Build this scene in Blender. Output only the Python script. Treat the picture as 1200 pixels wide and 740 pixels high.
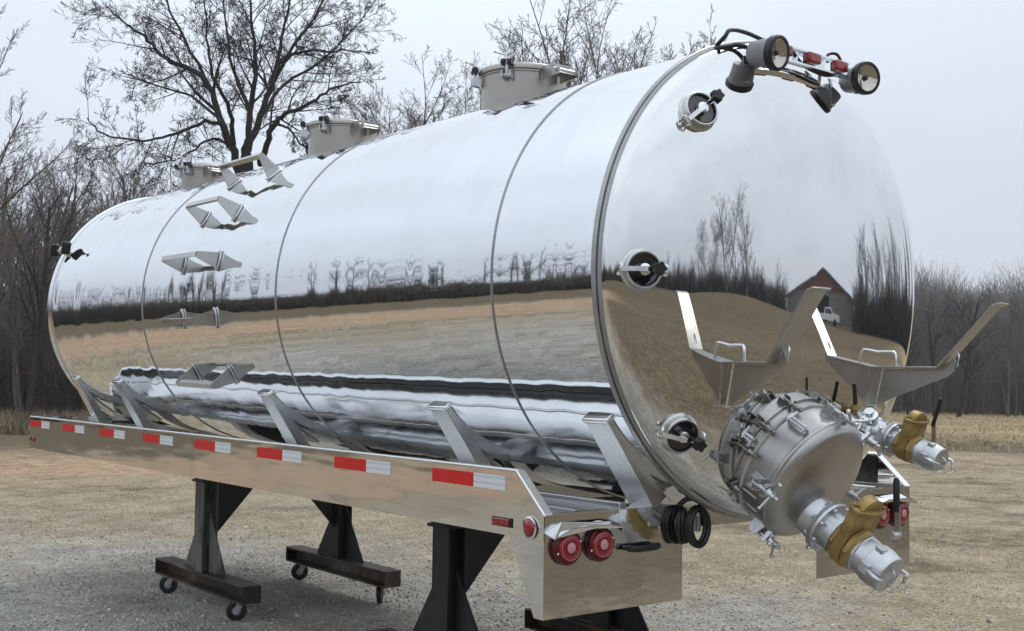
import bpy, math, random
import numpy as np
from math import sin, cos, pi, radians
from mathutils import Vector, Matrix

random.seed(7)
for o in list(bpy.data.objects):
    bpy.data.objects.remove(o)
sc = bpy.context.scene
COL = sc.collection

# ------------------------------------------------------------------ camera, sky, sun, exposure
def Rz(a): return Matrix.Rotation(a, 3, 'Z')
def Rx(a): return Matrix.Rotation(a, 3, 'X')
cam_d = bpy.data.cameras.new('camera')
cam = bpy.data.objects.new('camera', cam_d)
COL.objects.link(cam)
CAM_M = Rz(-0.6653) @ Rx(1.6271) @ Rz(0.0132)
CAM_P = Vector((-3.4916, -2.9378, 0.425))
cam.matrix_world = Matrix.Translation(CAM_P) @ CAM_M.to_4x4()
cam_d.sensor_width = 36.0
cam_d.lens = 36.0 * 1355.2 / 1200.0
cam_d.clip_start = 0.05
cam_d.clip_end = 3000
sc.camera = cam

SUN_EL, SUN_ROT = radians(52), radians(62)
world = bpy.data.worlds.new('World')
sc.world = world
world.use_nodes = True
nt = world.node_tree
nt.nodes.clear()
N = nt.nodes.new
out = N('ShaderNodeOutputWorld'); bg = N('ShaderNodeBackground')
sky = N('ShaderNodeTexSky'); sky.sky_type = 'NISHITA'; sky.sun_disc = False
sky.sun_elevation = SUN_EL; sky.sun_rotation = SUN_ROT
hs = N('ShaderNodeHueSaturation'); hs.inputs['Saturation'].default_value = 0.35
tc = N('ShaderNodeTexCoord'); sep = N('ShaderNodeSeparateXYZ')
ramp = N('ShaderNodeValToRGB')
ramp.color_ramp.elements[0].position = 0.0; ramp.color_ramp.elements[0].color = (0.535, 0.58, 0.66, 1)
ramp.color_ramp.elements[1].position = 1.0; ramp.color_ramp.elements[1].color = (0.98, 1.09, 1.19, 1)
e = ramp.color_ramp.elements.new(0.30); e.color = (0.71, 0.785, 0.88, 1)
e = ramp.color_ramp.elements.new(0.12); e.color = (0.57, 0.625, 0.715, 1)
cn = N('ShaderNodeTexNoise'); cn.inputs['Scale'].default_value = 1.6; cn.inputs['Detail'].default_value = 3
cm = N('ShaderNodeMapping'); cm.inputs['Scale'].default_value = (1, 1, 3)
cmr = N('ShaderNodeMapRange'); cmr.inputs[1].default_value = 0.3; cmr.inputs[2].default_value = 0.7
cmr.inputs[3].default_value = 8.9; cmr.inputs[4].default_value = 10.7
mulc = N('ShaderNodeVectorMath'); mulc.operation = 'SCALE'
mx = N('ShaderNodeMixRGB'); mx.inputs[0].default_value = 0.88
L = nt.links.new
L(tc.outputs['Generated'], sep.inputs[0]); L(sep.outputs['Z'], ramp.inputs[0])
L(tc.outputs['Generated'], cm.inputs[0]); L(cm.outputs[0], cn.inputs['Vector']); L(cn.outputs['Fac'], cmr.inputs[0])
L(ramp.outputs[0], mulc.inputs[0]); L(cmr.outputs[0], mulc.inputs['Scale'])
L(sky.outputs[0], hs.inputs['Color']); L(hs.outputs[0], mx.inputs[1]); L(mulc.outputs[0], mx.inputs[2])
L(mx.outputs[0], bg.inputs['Color']); bg.inputs['Strength'].default_value = 0.1
L(bg.outputs[0], out.inputs[0])

sun_d = bpy.data.lights.new('sun', 'SUN')
sun_d.energy = 0.9; sun_d.angle = radians(25); sun_d.color = (1.0, 0.96, 0.9)
sun = bpy.data.objects.new('sun', sun_d); COL.objects.link(sun)
az = SUN_ROT
sdir = Vector((sin(az) * cos(SUN_EL), cos(az) * cos(SUN_EL), sin(SUN_EL)))
sun.rotation_euler = sdir.to_track_quat('Z', 'Y').to_euler()

sc.view_settings.view_transform = 'Standard'
sc.view_settings.look = 'None'
sc.view_settings.exposure = 0.34
sc.view_settings.gamma = 1.0
sc.view_settings.use_curve_mapping = False
sc.render.engine = 'CYCLES'
sc.cycles.max_bounces = 10
sc.cycles.glossy_bounces = 8

# ------------------------------------------------------------------ materials
def mat(name, col=(.5, .5, .5), rough=.5, metal=0., spec=.5):
    m = bpy.data.materials.new(name); m.use_nodes = True
    b = m.node_tree.nodes['Principled BSDF']
    b.inputs['Base Color'].default_value = (*col, 1)
    b.inputs['Roughness'].default_value = rough
    b.inputs['Metallic'].default_value = metal
    b.inputs['Specular IOR Level'].default_value = spec
    return m
def nodes(m):
    t = m.node_tree
    return t, t.nodes['Principled BSDF'], t.nodes.new, t.links.new
def noise(t, vec, scale, detail=3, rough=.5, mscale=None):
    n = t.nodes.new('ShaderNodeTexNoise'); n.inputs['Scale'].default_value = scale
    n.inputs['Detail'].default_value = detail; n.inputs['Roughness'].default_value = rough
    if mscale:
        mp = t.nodes.new('ShaderNodeMapping'); mp.inputs['Scale'].default_value = mscale
        t.links.new(vec, mp.inputs[0]); vec = mp.outputs[0]
    t.links.new(vec, n.inputs['Vector'])
    return n.outputs['Fac']
def ramp_c(t, fac, stops):
    r = t.nodes.new('ShaderNodeValToRGB'); el = r.color_ramp.elements
    el[0].position, el[0].color = stops[0][0], (*stops[0][1], 1)
    el[1].position, el[1].color = stops[-1][0], (*stops[-1][1], 1)
    for p, c in stops[1:-1]:
        x = el.new(p); x.color = (*c, 1)
    t.links.new(fac, r.inputs[0])
    return r.outputs[0]
def mrange(t, fac, a, b, c, d):
    r = t.nodes.new('ShaderNodeMapRange')
    for i, v in enumerate((a, b, c, d)): r.inputs[i + 1].default_value = v
    t.links.new(fac, r.inputs[0]); return r.outputs[0]
def bump(t, h, strength, dist, prev=None):
    b = t.nodes.new('ShaderNodeBump'); b.inputs['Strength'].default_value = strength
    b.inputs['Distance'].default_value = dist; t.links.new(h, b.inputs['Height'])
    if prev: t.links.new(prev, b.inputs['Normal'])
    return b.outputs[0]
def objco(t):
    return t.nodes.new('ShaderNodeTexCoord').outputs['Object']

def steel(name, col, r0, r1, bumps=(), nscale=4, mscale=None, dirt=0.0):
    m = mat(name, col, r0, 1.0); t, b, NN, LL = nodes(m); o = objco(t)
    f = noise(t, o, nscale, 5, .6, mscale)
    LL(mrange(t, f, .3, .7, r0, r1), b.inputs['Roughness'])
    c2 = tuple(x * (1 - dirt) for x in col)
    f2 = noise(t, o, 2.3, 6, .65)
    LL(ramp_c(t, f2, ((.35, c2), (.62, col))), b.inputs['Base Color'])
    prev = None
    for (s, msc, st, di) in bumps:
        prev = bump(t, noise(t, o, s, 1, .5, msc), st, di, prev)
    if prev: LL(prev, b.inputs['Normal'])
    return m
M_shell = steel('polished_shell', (.80, .815, .83), .015, .045, bumps=((1.0, (2.2, 3.6, .6), 1.0, .0026), (1.0, (3, 16, 1.2), 1.0, .00016)), dirt=.04)
# slight hand of the rolling: each stretch of plate leans a little differently
t, b, NN, LL = nodes(M_shell); o = objco(t); sp_ = NN('ShaderNodeSeparateXYZ'); LL(o, sp_.inputs[0])
cb = NN('ShaderNodeCombineXYZ'); LL(sp_.outputs['Y'], cb.inputs[1])
nz_ = NN('ShaderNodeTexNoise'); nz_.inputs['Scale'].default_value = 3.4; nz_.inputs['Detail'].default_value = 1.5; LL(cb.outputs[0], nz_.inputs['Vector'])
sb = NN('ShaderNodeMath'); sb.operation = 'SUBTRACT'; LL(nz_.outputs['Fac'], sb.inputs[0]); sb.inputs[1].default_value = .5
ml = NN('ShaderNodeMath'); ml.operation = 'MULTIPLY'; LL(sb.outputs[0], ml.inputs[0]); LL(sp_.outputs['Z'], ml.inputs[1])
old = b.inputs['Normal'].links[0].from_socket
LL(bump(t, ml.outputs[0], 1.0, .0065, old), b.inputs['Normal'])
M_head = steel('polished_head', (.80, .80, .80), .012, .035, bumps=((1.0, (2.6, 2.6, 2.6), 1.0, .0016), (1.0, (9, 9, 9), 1.0, .00012)), dirt=.10)
M_rail = steel('mirror_rail', (.73, .735, .74), .03, .09, bumps=((1.0, (1.6, 1.4, 5), 1.0, .0024), (1.0, (7, 3.2, 18), 1.0, .0010), (1.0, (2, 2, 60), 1.0, .00006)), dirt=.08)
M_deck = steel('deck_plate', (.82, .825, .83), .10, .20, bumps=((1.0, (1.5, 1.2, 2), 1.0, .002),), dirt=.08)
M_mill = steel('mill_steel', (.66, .66, .65), .22, .38, bumps=((6, None, .4, .002),), dirt=.12)
M_satin = steel('satin_steel', (.56, .55, .53), .24, .36, bumps=((3, None, .3, .002),), nscale=8, dirt=.12)
M_rack = steel('rack_steel', (.50, .485, .46), .26, .40, nscale=7, bumps=((4, None, .3, .002),), dirt=.15)
M_hatch = steel('hatch_steel', (.44, .41, .375), .3, .42, nscale=7, dirt=.15)
M_rail_dark = steel('rail_dark_reflection', (.09, .09, .095), .22, .4, dirt=.2)  # dark reflection on the rail's inner face, put into the base colour
M_edge = steel('rolled_edge', (.88, .89, .90), .28, .42, dirt=.05)
M_lid = steel('brushed_lid', (.53, .515, .50), .33, .44, nscale=6, dirt=.15)
M_bright = steel('bright_steel', (.86, .87, .88), .10, .22, dirt=.05)
M_galv = steel('cast_aluminium', (.68, .69, .71), .30, .48, nscale=14, bumps=((90, None, .5, .0006),), dirt=.15)
M_seam = steel('weld_bead', (.44, .44, .44), .34, .5, nscale=30, bumps=((60, None, .5, .001),), dirt=.2)

def plain(name, col, rough, var=.25, scale=20, bs=0., metal=0.):
    m = mat(name, col, rough, metal); t, b, NN, LL = nodes(m); o = objco(t)
    f = noise(t, o, scale, 5, .6)
    LL(ramp_c(t, f, ((.3, tuple(x * (1 - var) for x in col)), (.7, tuple(min(1, x * (1 + var)) for x in col)))), b.inputs['Base Color'])
    if bs: LL(bump(t, noise(t, o, scale * 4, 3), .6, bs), b.inputs['Normal'])
    return m
M_dullclamp = steel('dull_clamp', (.34, .33, .32), .3, .45, dirt=.2)
M_brass = plain('tan_valve_paint', (.36, .245, .085), .46, .4, 18, .0006, .35)
M_rubber = plain('black_rubber', (.012, .012, .013), .38, .3, 30)
M_gasket = plain('gasket_white', (.55, .54, .50), .6, .2, 40)
M_housing = plain('lamp_housing', (.24, .25, .26), .45, .15, 20)
M_red = mat('red_tape', (.62, .012, .012), .35)
M_white = mat('white_tape', (.72, .74, .77), .35)
t, b, NN, LL = nodes(M_white)
w = NN('ShaderNodeTexWave'); w.wave_type = 'BANDS'; w.bands_direction = 'Z'; w.inputs['Scale'].default_value = 14
LL(objco(t), w.inputs['Vector']); LL(ramp_c(t, w.outputs['Fac'], ((.1, (.60, .63, .68)), (.5, (.76, .77, .79)))), b.inputs['Base Color'])
M_lens = mat('red_lens', (.30, .005, .010), .12); M_lens.node_tree.nodes['Principled BSDF'].inputs['Coat Weight'].default_value = .6
t, b, NN, LL = nodes(M_lens)
v = NN('ShaderNodeTexVoronoi'); v.inputs['Scale'].default_value = 110; LL(objco(t), v.inputs['Vector'])
LL(bump(t, v.outputs['Distance'], .6, .002), b.inputs['Normal'])
M_lens_in = mat('clear_red_lens', (.62, .30, .31), .15)
M_amber = mat('amber_lens', (.30, .07, .012), .2)
M_glass = mat('lamp_glass', (.62, .58, .50), .06, .75)
t, b, NN, LL = nodes(M_glass)
v = NN('ShaderNodeTexVoronoi'); v.inputs['Scale'].default_value = 45; LL(objco(t), v.inputs['Vector'])
LL(bump(t, v.outputs['Distance'], .5, .004), b.inputs['Normal'])
M_darkglass = mat('sight_glass_pane', (.015, .016, .02), .03); M_darkglass.node_tree.nodes['Principled BSDF'].inputs['Coat Weight'].default_value = 1
# stand steel: near-black paint with rust and grey-green primer showing
M_stand = mat('stand_steel', (.02, .02, .022), .5); t, b, NN, LL = nodes(M_stand); o = objco(t)
f = noise(t, o, 3.2, 8, .65, (1, 1, .5))
LL(ramp_c(t, f, ((.36, (.022, .020, .021)), (.47, (.040, .032, .028)), (.55, (.105, .050, .028)), (.70, (.16, .15, .13)))), b.inputs['Base Color'])
M_primer = mat('weathered_post', (.1, .1, .09), .6); t, b, NN, LL = nodes(M_primer); o = objco(t)
f = noise(t, o, 4.0, 8, .65, (1.5, 1.5, .6))
LL(ramp_c(t, f, ((.36, (.03, .028, .026)), (.47, (.13, .135, .115)), (.58, (.17, .18, .155)), (.66, (.11, .05, .025)), (.8, (.04, .025, .02)))), b.inputs['Base Color'])
M_black_steel = mat('black_steel', (.014, .015, .019), .5); t, b, NN, LL = nodes(M_black_steel); o = objco(t)
f = noise(t, o, 5.5, 9, .7, (1, 1, .6))
LL(ramp_c(t, f, ((.40, (.012, .013, .017)), (.57, (.022, .021, .022)), (.66, (.055, .030, .019)), (.80, (.085, .075, .062)))), b.inputs['Base Color'])
LL(bump(t, noise(t, o, 40, 4), .4, .001), b.inputs['Normal'])
M_caster = plain('caster_grey', (.40, .41, .42), .5, .3, 20)

def bark(name, c0, c1):
    m = mat(name, c1, .9, 0, .2); t, b, NN, LL = nodes(m); o = objco(t)
    f = noise(t, o, 2.0, 6, .7, (1, 1, .35))
    LL(ramp_c(t, f, ((.35, c0), (.68, c1))), b.inputs['Base Color']); return m
M_bark = bark('dark_bark', (.022, .020, .020), (.070, .062, .058))
M_bark2 = bark('grey_bark', (.075, .064, .055), (.19, .165, .145))
M_twig = bark('dark_twig', (.035, .031, .031), (.075, .066, .063))
M_twig2 = bark('grey_brown_twig', (.12, .102, .088), (.25, .22, .195))
M_brushm = bark('brown_brush', (.075, .055, .042), (.19, .145, .11))
M_hedge = bark('dark_evergreen', (.028, .030, .026), (.07, .07, .058))
M_wood = bark('far_wood', (.14, .125, .115), (.27, .245, .23))

# ------------------------------------------------------------------ mesh builder
class MB:
    def __init__(s): s.v = []; s.f = []; s.m = []
    def add(s, vs, fs, mi=0):
        k = len(s.v); s.v += [tuple(p) for p in vs]
        s.f += [tuple(i + k for i in f) for f in fs]; s.m += [mi] * len(fs)
        return s
    def prism(s, poly, d, mi=0):
        """closed polygon (3-D points) extruded by vector d"""
        n = len(poly); P = [Vector(p) for p in poly]; d = Vector(d)
        s.add(P + [p + d for p in P], [tuple(range(n))[::-1], tuple(range(n, 2 * n))] +
              [(i, (i + 1) % n, n + (i + 1) % n, n + i) for i in range(n)], mi)
        return s
    def box(s, c, hx, hy, hz, mi=0):
        """box from centre and three half-extent vectors (or numbers)"""
        c = Vector(c)
        X = Vector(hx) if not isinstance(hx, (int, float)) else Vector((hx, 0, 0))
        Y = Vector(hy) if not isinstance(hy, (int, float)) else Vector((0, hy, 0))
        Z = Vector(hz) if not isinstance(hz, (int, float)) else Vector((0, 0, hz))
        return s.prism([c - X - Y - Z, c + X - Y - Z, c + X + Y - Z, c - X + Y - Z], 2 * Z, mi)
    def tube(s, pts, r, n=10, mi=0, closed=False):
        P = [Vector(p) for p in pts]; k = len(P)
        R = r if isinstance(r, (list, tuple)) else [r] * k
        V = []; prev = None
        for i, p in enumerate(P):
            if closed: tt = P[(i + 1) % k] - P[i - 1]
            else: tt = P[min(i + 1, k - 1)] - P[max(i - 1, 0)]
            tt.normalize()
            if prev is None:
                a = tt.orthogonal().normalized()
            else:
                a = prev - tt * prev.dot(tt); a.normalize()
            prev = a; b = tt.cross(a)
            V += [p + (a * cos(2 * pi * j / n) + b * sin(2 * pi * j / n)) * R[i] for j in range(n)]
        F = []
        for i in range(k if closed else k - 1):
            i2 = (i + 1) % k
            F += [(i * n + j, i * n + (j + 1) % n, i2 * n + (j + 1) % n, i2 * n + j) for j in range(n)]
        if not closed:
            F += [tuple(range(n))[::-1], tuple((k - 1) * n + j for j in range(n))]
        return s.add(V, F, mi)
    def lathe(s, o, ax, prof, n=48, mi=0, a0=0., a1=2 * pi):
        """prof: (radius, distance along axis)"""
        o = Vector(o); ax = Vector(ax).normalized()
        up = Vector((0, 0, 1)) if abs(ax.z) < .95 else Vector((0, 1, 0))
        a = ax.cross(up).normalized(); b = a.cross(ax)
        full = abs(a1 - a0 - 2 * pi) < 1e-6; nn = n if full else n + 1
        V = []; F = []
        for (r, tt) in prof:
            V += [o + ax * tt + (a * cos(a0 + (a1 - a0) * j / n) + b * sin(a0 + (a1 - a0) * j / n)) * r for j in range(nn)]
        for i in range(len(prof) - 1):
            for j in range(n):
                j2 = (j + 1) % nn if full else j + 1
                F.append((i * nn + j, i * nn + j2, (i + 1) * nn + j2, (i + 1) * nn + j))
        return s.add(V, F, mi)
    def build(s, name, mats, parent=None, bevel=0, smooth=True, angle=35, origin=None):
        me = bpy.data.meshes.new(name)
        off = Vector((0, 0, 0))
        if parent is not None: off = Vector(parent.get('_off', (0, 0, 0)))
        if origin is not None: off = Vector(origin)
        me.from_pydata([(p[0] - off[0], p[1] - off[1], p[2] - off[2]) for p in s.v], [], s.f)
        if not isinstance(mats, (list, tuple)): mats = [mats]
        for m in mats: me.materials.append(m)
        if len(mats) > 1: me.polygons.foreach_set('material_index', s.m)
        me.update(); me.validate()
        import bmesh
        bm = bmesh.new(); bm.from_mesh(me); bmesh.ops.remove_doubles(bm, verts=bm.verts, dist=1e-6)
        bmesh.ops.recalc_face_normals(bm, faces=bm.faces); bm.to_mesh(me); bm.free()
        if smooth:
            me.polygons.foreach_set('use_smooth', [True] * len(me.polygons))
            me.set_sharp_from_angle(angle=radians(angle))
        o = bpy.data.objects.new(name, me); COL.objects.link(o)
        if parent is not None: o.parent = parent
        if origin is not None and parent is None: o.location = off
        o['_off'] = tuple(off)
        if bevel:
            bv = o.modifiers.new('bevel', 'BEVEL'); bv.width = bevel; bv.segments = 2; bv.limit_method = 'ANGLE'; bv.angle_limit = radians(40)
        return o
def empty(name, loc, label=None, cat=None, group=None):
    o = bpy.data.objects.new(name, None); COL.objects.link(o); o.location = loc; o['_off'] = tuple(loc)
    o.empty_display_size = .1
    tag(o, label, cat, group); return o
def tag(o, label=None, cat=None, group=None, kind=None):
    if label: o['label'] = label
    if cat: o['category'] = cat
    if group: o['group'] = group
    if kind: o['kind'] = kind
    return o
def bez(P, n=24):
    """Catmull-Rom through points"""
    P = [Vector(p) for p in P]; Q = [2 * P[0] - P[1]] + P + [2 * P[-1] - P[-2]]; out = []
    for i in range(1, len(Q) - 2):
        for k in range(n):
            u = k / n
            out.append(.5 * ((2 * Q[i]) + (Q[i + 1] - Q[i - 1]) * u + (2 * Q[i - 1] - 5 * Q[i] + 4 * Q[i + 1] - Q[i + 2]) * u * u + (3 * Q[i] - Q[i - 1] - 3 * Q[i + 1] + Q[i + 2]) * u ** 3))
    out.append(P[-1]); return out

GZ = -1.005
# ------------------------------------------------------------------ ground
def ground_h(x, y):
    r = np.hypot(x - 1, y - 2)
    d = np.clip((r - 30) / 60, 0, 1)
    h = GZ + 0 * x
    # hill behind the photographer, the meadow climbs to a knoll
    behind = np.clip((-(y) - 12 + .15 * x) / 50, 0, 1)
    h = h + 1.1 * behind ** 1.3
    h = h + 1.9 * np.exp(-(((x - 24) / 11) ** 2 + ((y + 36) / 12) ** 2))
    # gentle swells
    h = h + .35 * np.sin(x * .06 + 1) * np.sin(y * .05) * d
    # wooded rise far to the front right
    s = np.clip((x * .75 + y * .66 - 95) / 140, 0, 1)
    h = h + 15 * s ** 1.1
    h = h + .05 * np.sin(x * .9 + .4 * y) * np.clip((r - 10) / 20, 0, 1) * np.sin(y * .7)
    return h
def grid_axis():
    a = [0.]; st = .35
    while a[-1] < 420:
        a.append(a[-1] + st); st *= 1.055
    return np.array([-x for x in a[:0:-1]] + a)
ax_ = grid_axis(); gx, gy = np.meshgrid(ax_ + 1, ax_ + 4, indexing='ij')
gh = ground_h(gx, gy)
n_ = len(ax_)
V = np.stack([gx, gy, gh], -1).reshape(-1, 3)
idx = np.arange(n_ * n_).reshape(n_, n_)
Fq = np.stack([idx[:-1, :-1], idx[1:, :-1], idx[1:, 1:], idx[:-1, 1:]], -1).reshape(-1, 4)
def np_mesh(name, V, F, mats, mi=None, smooth=False):
    me = bpy.data.meshes.new(name); V = np.asarray(V, np.float32); F = np.asarray(F, np.int32); k = F.shape[1]
    me.vertices.add(len(V)); me.vertices.foreach_set('co', V.ravel())
    me.loops.add(F.size); me.loops.foreach_set('vertex_index', F.ravel())
    me.polygons.add(len(F)); me.polygons.foreach_set('loop_start', np.arange(0, F.size, k, dtype=np.int32))
    for m in (mats if isinstance(mats, (list, tuple)) else [mats]): me.materials.append(m)
    if mi is not None: me.polygons.foreach_set('material_index', np.asarray(mi, np.int32))
    me.update(calc_edges=True)
    if smooth: me.polygons.foreach_set('use_smooth', np.ones(len(F), bool))
    return me
M_ground = mat('ground_cover', (.3, .27, .22), .95, 0, .15)
t, b, NN, LL = nodes(M_ground); o = objco(t)
def mixc(t, fac, a, bcol):
    m = t.nodes.new('ShaderNodeMixRGB'); t.links.new(fac, m.inputs[0]); t.links.new(a, m.inputs[1]); t.links.new(bcol, m.inputs[2]); return m.outputs[0]
def math_(t, op, a, b_=None, clamp=False):
    m = t.nodes.new('ShaderNodeMath'); m.operation = op; m.use_clamp = clamp
    for i, x in enumerate((a, b_)):
        if x is None: continue
        if isinstance(x, (int, float)): m.inputs[i].default_value = x
        else: t.links.new(x, m.inputs[i])
    return m.outputs[0]
sp = NN('ShaderNodeSeparateXYZ'); LL(o, sp.inputs[0])
X_, Y_ = sp.outputs['X'], sp.outputs['Y']
# gravel
vg = NN('ShaderNodeTexVoronoi'); vg.inputs['Scale'].default_value = 48; LL(o, vg.inputs['Vector'])
gcol = ramp_c(t, vg.outputs['Color'], ((.0, (.17, .158, .138)), (.35, (.35, .33, .29)), (.7, (.53, .505, .46)), (1, (.76, .74, .70))))
vg2 = NN('ShaderNodeTexVoronoi'); vg2.inputs['Scale'].default_value = 120; LL(o, vg2.inputs['Vector'])
gcol2 = ramp_c(t, vg2.outputs['Color'], ((.1, (.23, .21, .18)), (.6, (.44, .415, .365)), (1, (.64, .61, .56))))
gcol = mixc(t, noise(t, o, 7, 3), gcol, gcol2)
# straw / dry turf
s1 = noise(t, o, 30, 8, .75, (1, 1, 1))
straw = ramp_c(t, s1, ((.32, (.17, .125, .080)), (.5, (.40, .325, .220)), (.68, (.63, .53, .375))))
s2 = noise(t, o, 9, 8, .75)
dryg = ramp_c(t, s2, ((.30, (.065, .048, .030)), (.5, (.16, .120, .074)), (.7, (.33, .255, .155))))
# sandy track
s3 = noise(t, o, 5, 7, .7)
sand = ramp_c(t, s3, ((.3, (.30, .20, .125)), (.5, (.50, .345, .225)), (.8, (.60, .45, .32))))
# zone masks in world positions
def radial(cx, cy):
    a = math_(t, 'SUBTRACT', X_, cx); c = math_(t, 'SUBTRACT', Y_, cy)
    return math_(t, 'SQRT', math_(t, 'ADD', math_(t, 'MULTIPLY', a, a), math_(t, 'MULTIPLY', c, c)))
big = noise(t, o, .22, 5, .65); mid = noise(t, o, .9, 6, .7)
wob = math_(t, 'MULTIPLY', math_(t, 'SUBTRACT', mid, .5), 7.0)
wob2 = math_(t, 'MULTIPLY', math_(t, 'SUBTRACT', big, .5), 10.0)
r1 = math_(t, 'ADD', math_(t, 'ADD', radial(-.5, 2.5), wob), wob2)
grav_m = mrange(t, math_(t, 'ADD', r1, math_(t, 'MULTIPLY', mrange(t, X_, .5, 5.0, 0, 1), 7.0)), 2.8, 7.2, 1.0, 0.05)
base = mixc(t, grav_m, straw, gcol)
# worn green-brown patches
pm = mrange(t, noise(t, o, .75, 7, .75), .50, .62, 0, .8)
pr = mrange(t, math_(t, 'ADD', radial(-1.0, 2.5), math_(t, 'MULTIPLY', mrange(t, X_, .5, 5.0, 0, 1), 4.0)), 5.0, 10.0, .1, 1)
pcol = ramp_c(t, s1, ((.3, (.07, .058, .035)), (.7, (.20, .165, .10))))
base = mixc(t, math_(t, 'MULTIPLY', pm, pr), base, pcol)
r2 = math_(t, 'ADD', radial(3, 0), math_(t, 'MULTIPLY', math_(t, 'SUBTRACT', mid, .5), 5.0))
ring = math_(t, 'MULTIPLY', mrange(t, r2, 12.8, 14.2, 0, 1), mrange(t, r2, 18.0, 20.0, 1, 0))
leftm = mrange(t, X_, 5, 14, 1, .12)
behm = mrange(t, Y_, -14, -4, .0, 1)
ringm = math_(t, 'MULTIPLY', math_(t, 'MULTIPLY', ring, leftm), behm)
field = mrange(t, r2, 19, 22, 0, 1)
base = mixc(t, field, base, dryg)
base = mixc(t, mrange(t, math_(t, 'SUBTRACT', Y_, math_(t, 'MULTIPLY', wob, .4)), -3.2, -1.0, .9, 0), base, dryg)
# golden meadow to the right, brown bank edge
gold = ramp_c(t, s2, ((.3, (.30, .22, .115)), (.6, (.54, .42, .245)), (.8, (.62, .50, .32))))
gm = math_(t, 'MULTIPLY', mrange(t, math_(t, 'ADD', X_, wob), 24, 29, 0, 1), mrange(t, Y_, -10, 5, 0, 1))
base = mixc(t, gm, base, gold)
base = mixc(t, ringm, base, sand)
mot = mrange(t, noise(t, o, 2.6, 8, .78, (1, 1, 1)), .36, .64, .70, 1.22)
mv = NN('ShaderNodeVectorMath'); mv.operation = 'SCALE'; LL(base, mv.inputs[0]); LL(mot, mv.inputs['Scale']); base = mv.outputs[0]
LL(base, b.inputs['Base Color'])
hgt = math_(t, 'ADD', math_(t, 'MULTIPLY', vg.outputs['Distance'], .8), noise(t, o, 22, 6, .7))
LL(bump(t, hgt, .9, .025), b.inputs['Normal'])
gme = np_mesh('ground', V, Fq, M_ground, smooth=True)
ground = bpy.data.objects.new('ground', gme); COL.objects.link(ground); tag(ground, kind='structure')

rng = np.random.default_rng(5)
# loose gravel and dry turf (stuff)
def icosa():
    p = (1 + 5 ** .5) / 2
    v = np.array([(-1, p, 0), (1, p, 0), (-1, -p, 0), (1, -p, 0), (0, -1, p), (0, 1, p), (0, -1, -p), (0, 1, -p), (p, 0, -1), (p, 0, 1), (-p, 0, -1), (-p, 0, 1)], float)
    f = np.array([(0, 11, 5), (0, 5, 1), (0, 1, 7), (0, 7, 10), (0, 10, 11), (1, 5, 9), (5, 11, 4), (11, 10, 2), (10, 7, 6), (7, 1, 8), (3, 9, 4), (3, 4, 2), (3, 2, 6), (3, 6, 8), (3, 8, 9), (4, 9, 5), (2, 4, 11), (6, 2, 10), (8, 6, 7), (9, 8, 1)])
    return v / np.linalg.norm(v[0]), f
iv, if_ = icosa()
ns = 52000
rr = 2.2 + 12.5 * rng.random(ns) ** .85; th = rng.uniform(radians(8), radians(72), ns)
sx = CAM_P.x + rr * np.sin(th); sy = CAM_P.y + rr * np.cos(th)
kp = (rng.random(ns) < np.clip(1.15 - np.hypot(sx + .6, sy - 2.6) / 9, .12, 1)) & (rng.random(ns) < np.clip(1.2 - (sx - .5) / 5, .22, 1))
sx = sx[kp]; sy = sy[kp]; ns = len(sx)
sz = rng.uniform(.004, .0105, ns) * (1 + (rng.random(ns) < .03) * .9)
A = rng.normal(size=(ns, 3, 3)); Qm, _ = np.linalg.qr(A)
scl = rng.uniform(.5, 1.1, (ns, 1, 3))
vv = (iv[None] * scl) @ Qm * sz[:, None, None]
vv[:, :, 0] += sx[:, None]; vv[:, :, 1] += sy[:, None]; vv[:, :, 2] += (ground_h(sx, sy) + sz * .25)[:, None]
ff = (if_[None] + (np.arange(ns) * 12)[:, None, None]).reshape(-1, 3)
M_st = []
for nme, c in (('stone_grey', (.40, .385, .36)), ('stone_pale', (.66, .645, .61)), ('stone_dark', (.22, .21, .20)), ('stone_tan', (.40, .34, .26))):
    M_st.append(plain(nme, c, .9, .2, 60))
mi = np.repeat(rng.choice(4, ns, p=(.48, .18, .14, .20)), 20)
gr = bpy.data.objects.new('gravel', np_mesh('gravel', vv.reshape(-1, 3), ff, M_st, mi)); COL.objects.link(gr)
tag(gr, 'loose grey gravel scattered under and around the tank', 'gravel', kind='stuff')

def blades(name, xs, ys, hmin, hmax, wid, mats, probs, lean=.5):
    n = len(xs); h = rng.uniform(hmin, hmax, n); a = rng.uniform(0, 2 * pi, n); z0 = ground_h(xs, ys) - .01
    la = rng.uniform(0, 2 * pi, n); lm = rng.uniform(.1, lean, n) * h
    w = wid * rng.uniform(.6, 1.4, n)
    P0 = np.stack([xs - np.cos(a) * w, ys - np.sin(a) * w, z0], -1); P1 = np.stack([xs + np.cos(a) * w, ys + np.sin(a) * w, z0], -1)
    P2 = np.stack([xs + np.cos(la) * lm, ys + np.sin(la) * lm, z0 + h], -1)
    Vv = np.stack([P0, P1, P2], 1).reshape(-1, 3)
    F = np.arange(3 * n).reshape(-1, 3)
    o = bpy.data.objects.new(name, np_mesh(name, Vv, F, mats, rng.choice(len(mats), n, p=probs))); COL.objects.link(o); return o
M_gr = [plain('straw_blade', (.50, .39, .23), .8, .2, 3), plain('brown_blade', (.20, .15, .09), .8, .2, 3), plain('pale_blade', (.54, .46, .32), .8, .2, 3)]
def sector(n, r0, r1, a0, a1, pw=1.):
    r = r0 + (r1 - r0) * rng.random(n) ** pw; a = rng.uniform(radians(a0), radians(a1), n)
    return CAM_P.x + r * np.sin(a), CAM_P.y + r * np.cos(a)
xs, ys = sector(150000, 4, 26, 10, 66, .8)
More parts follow.
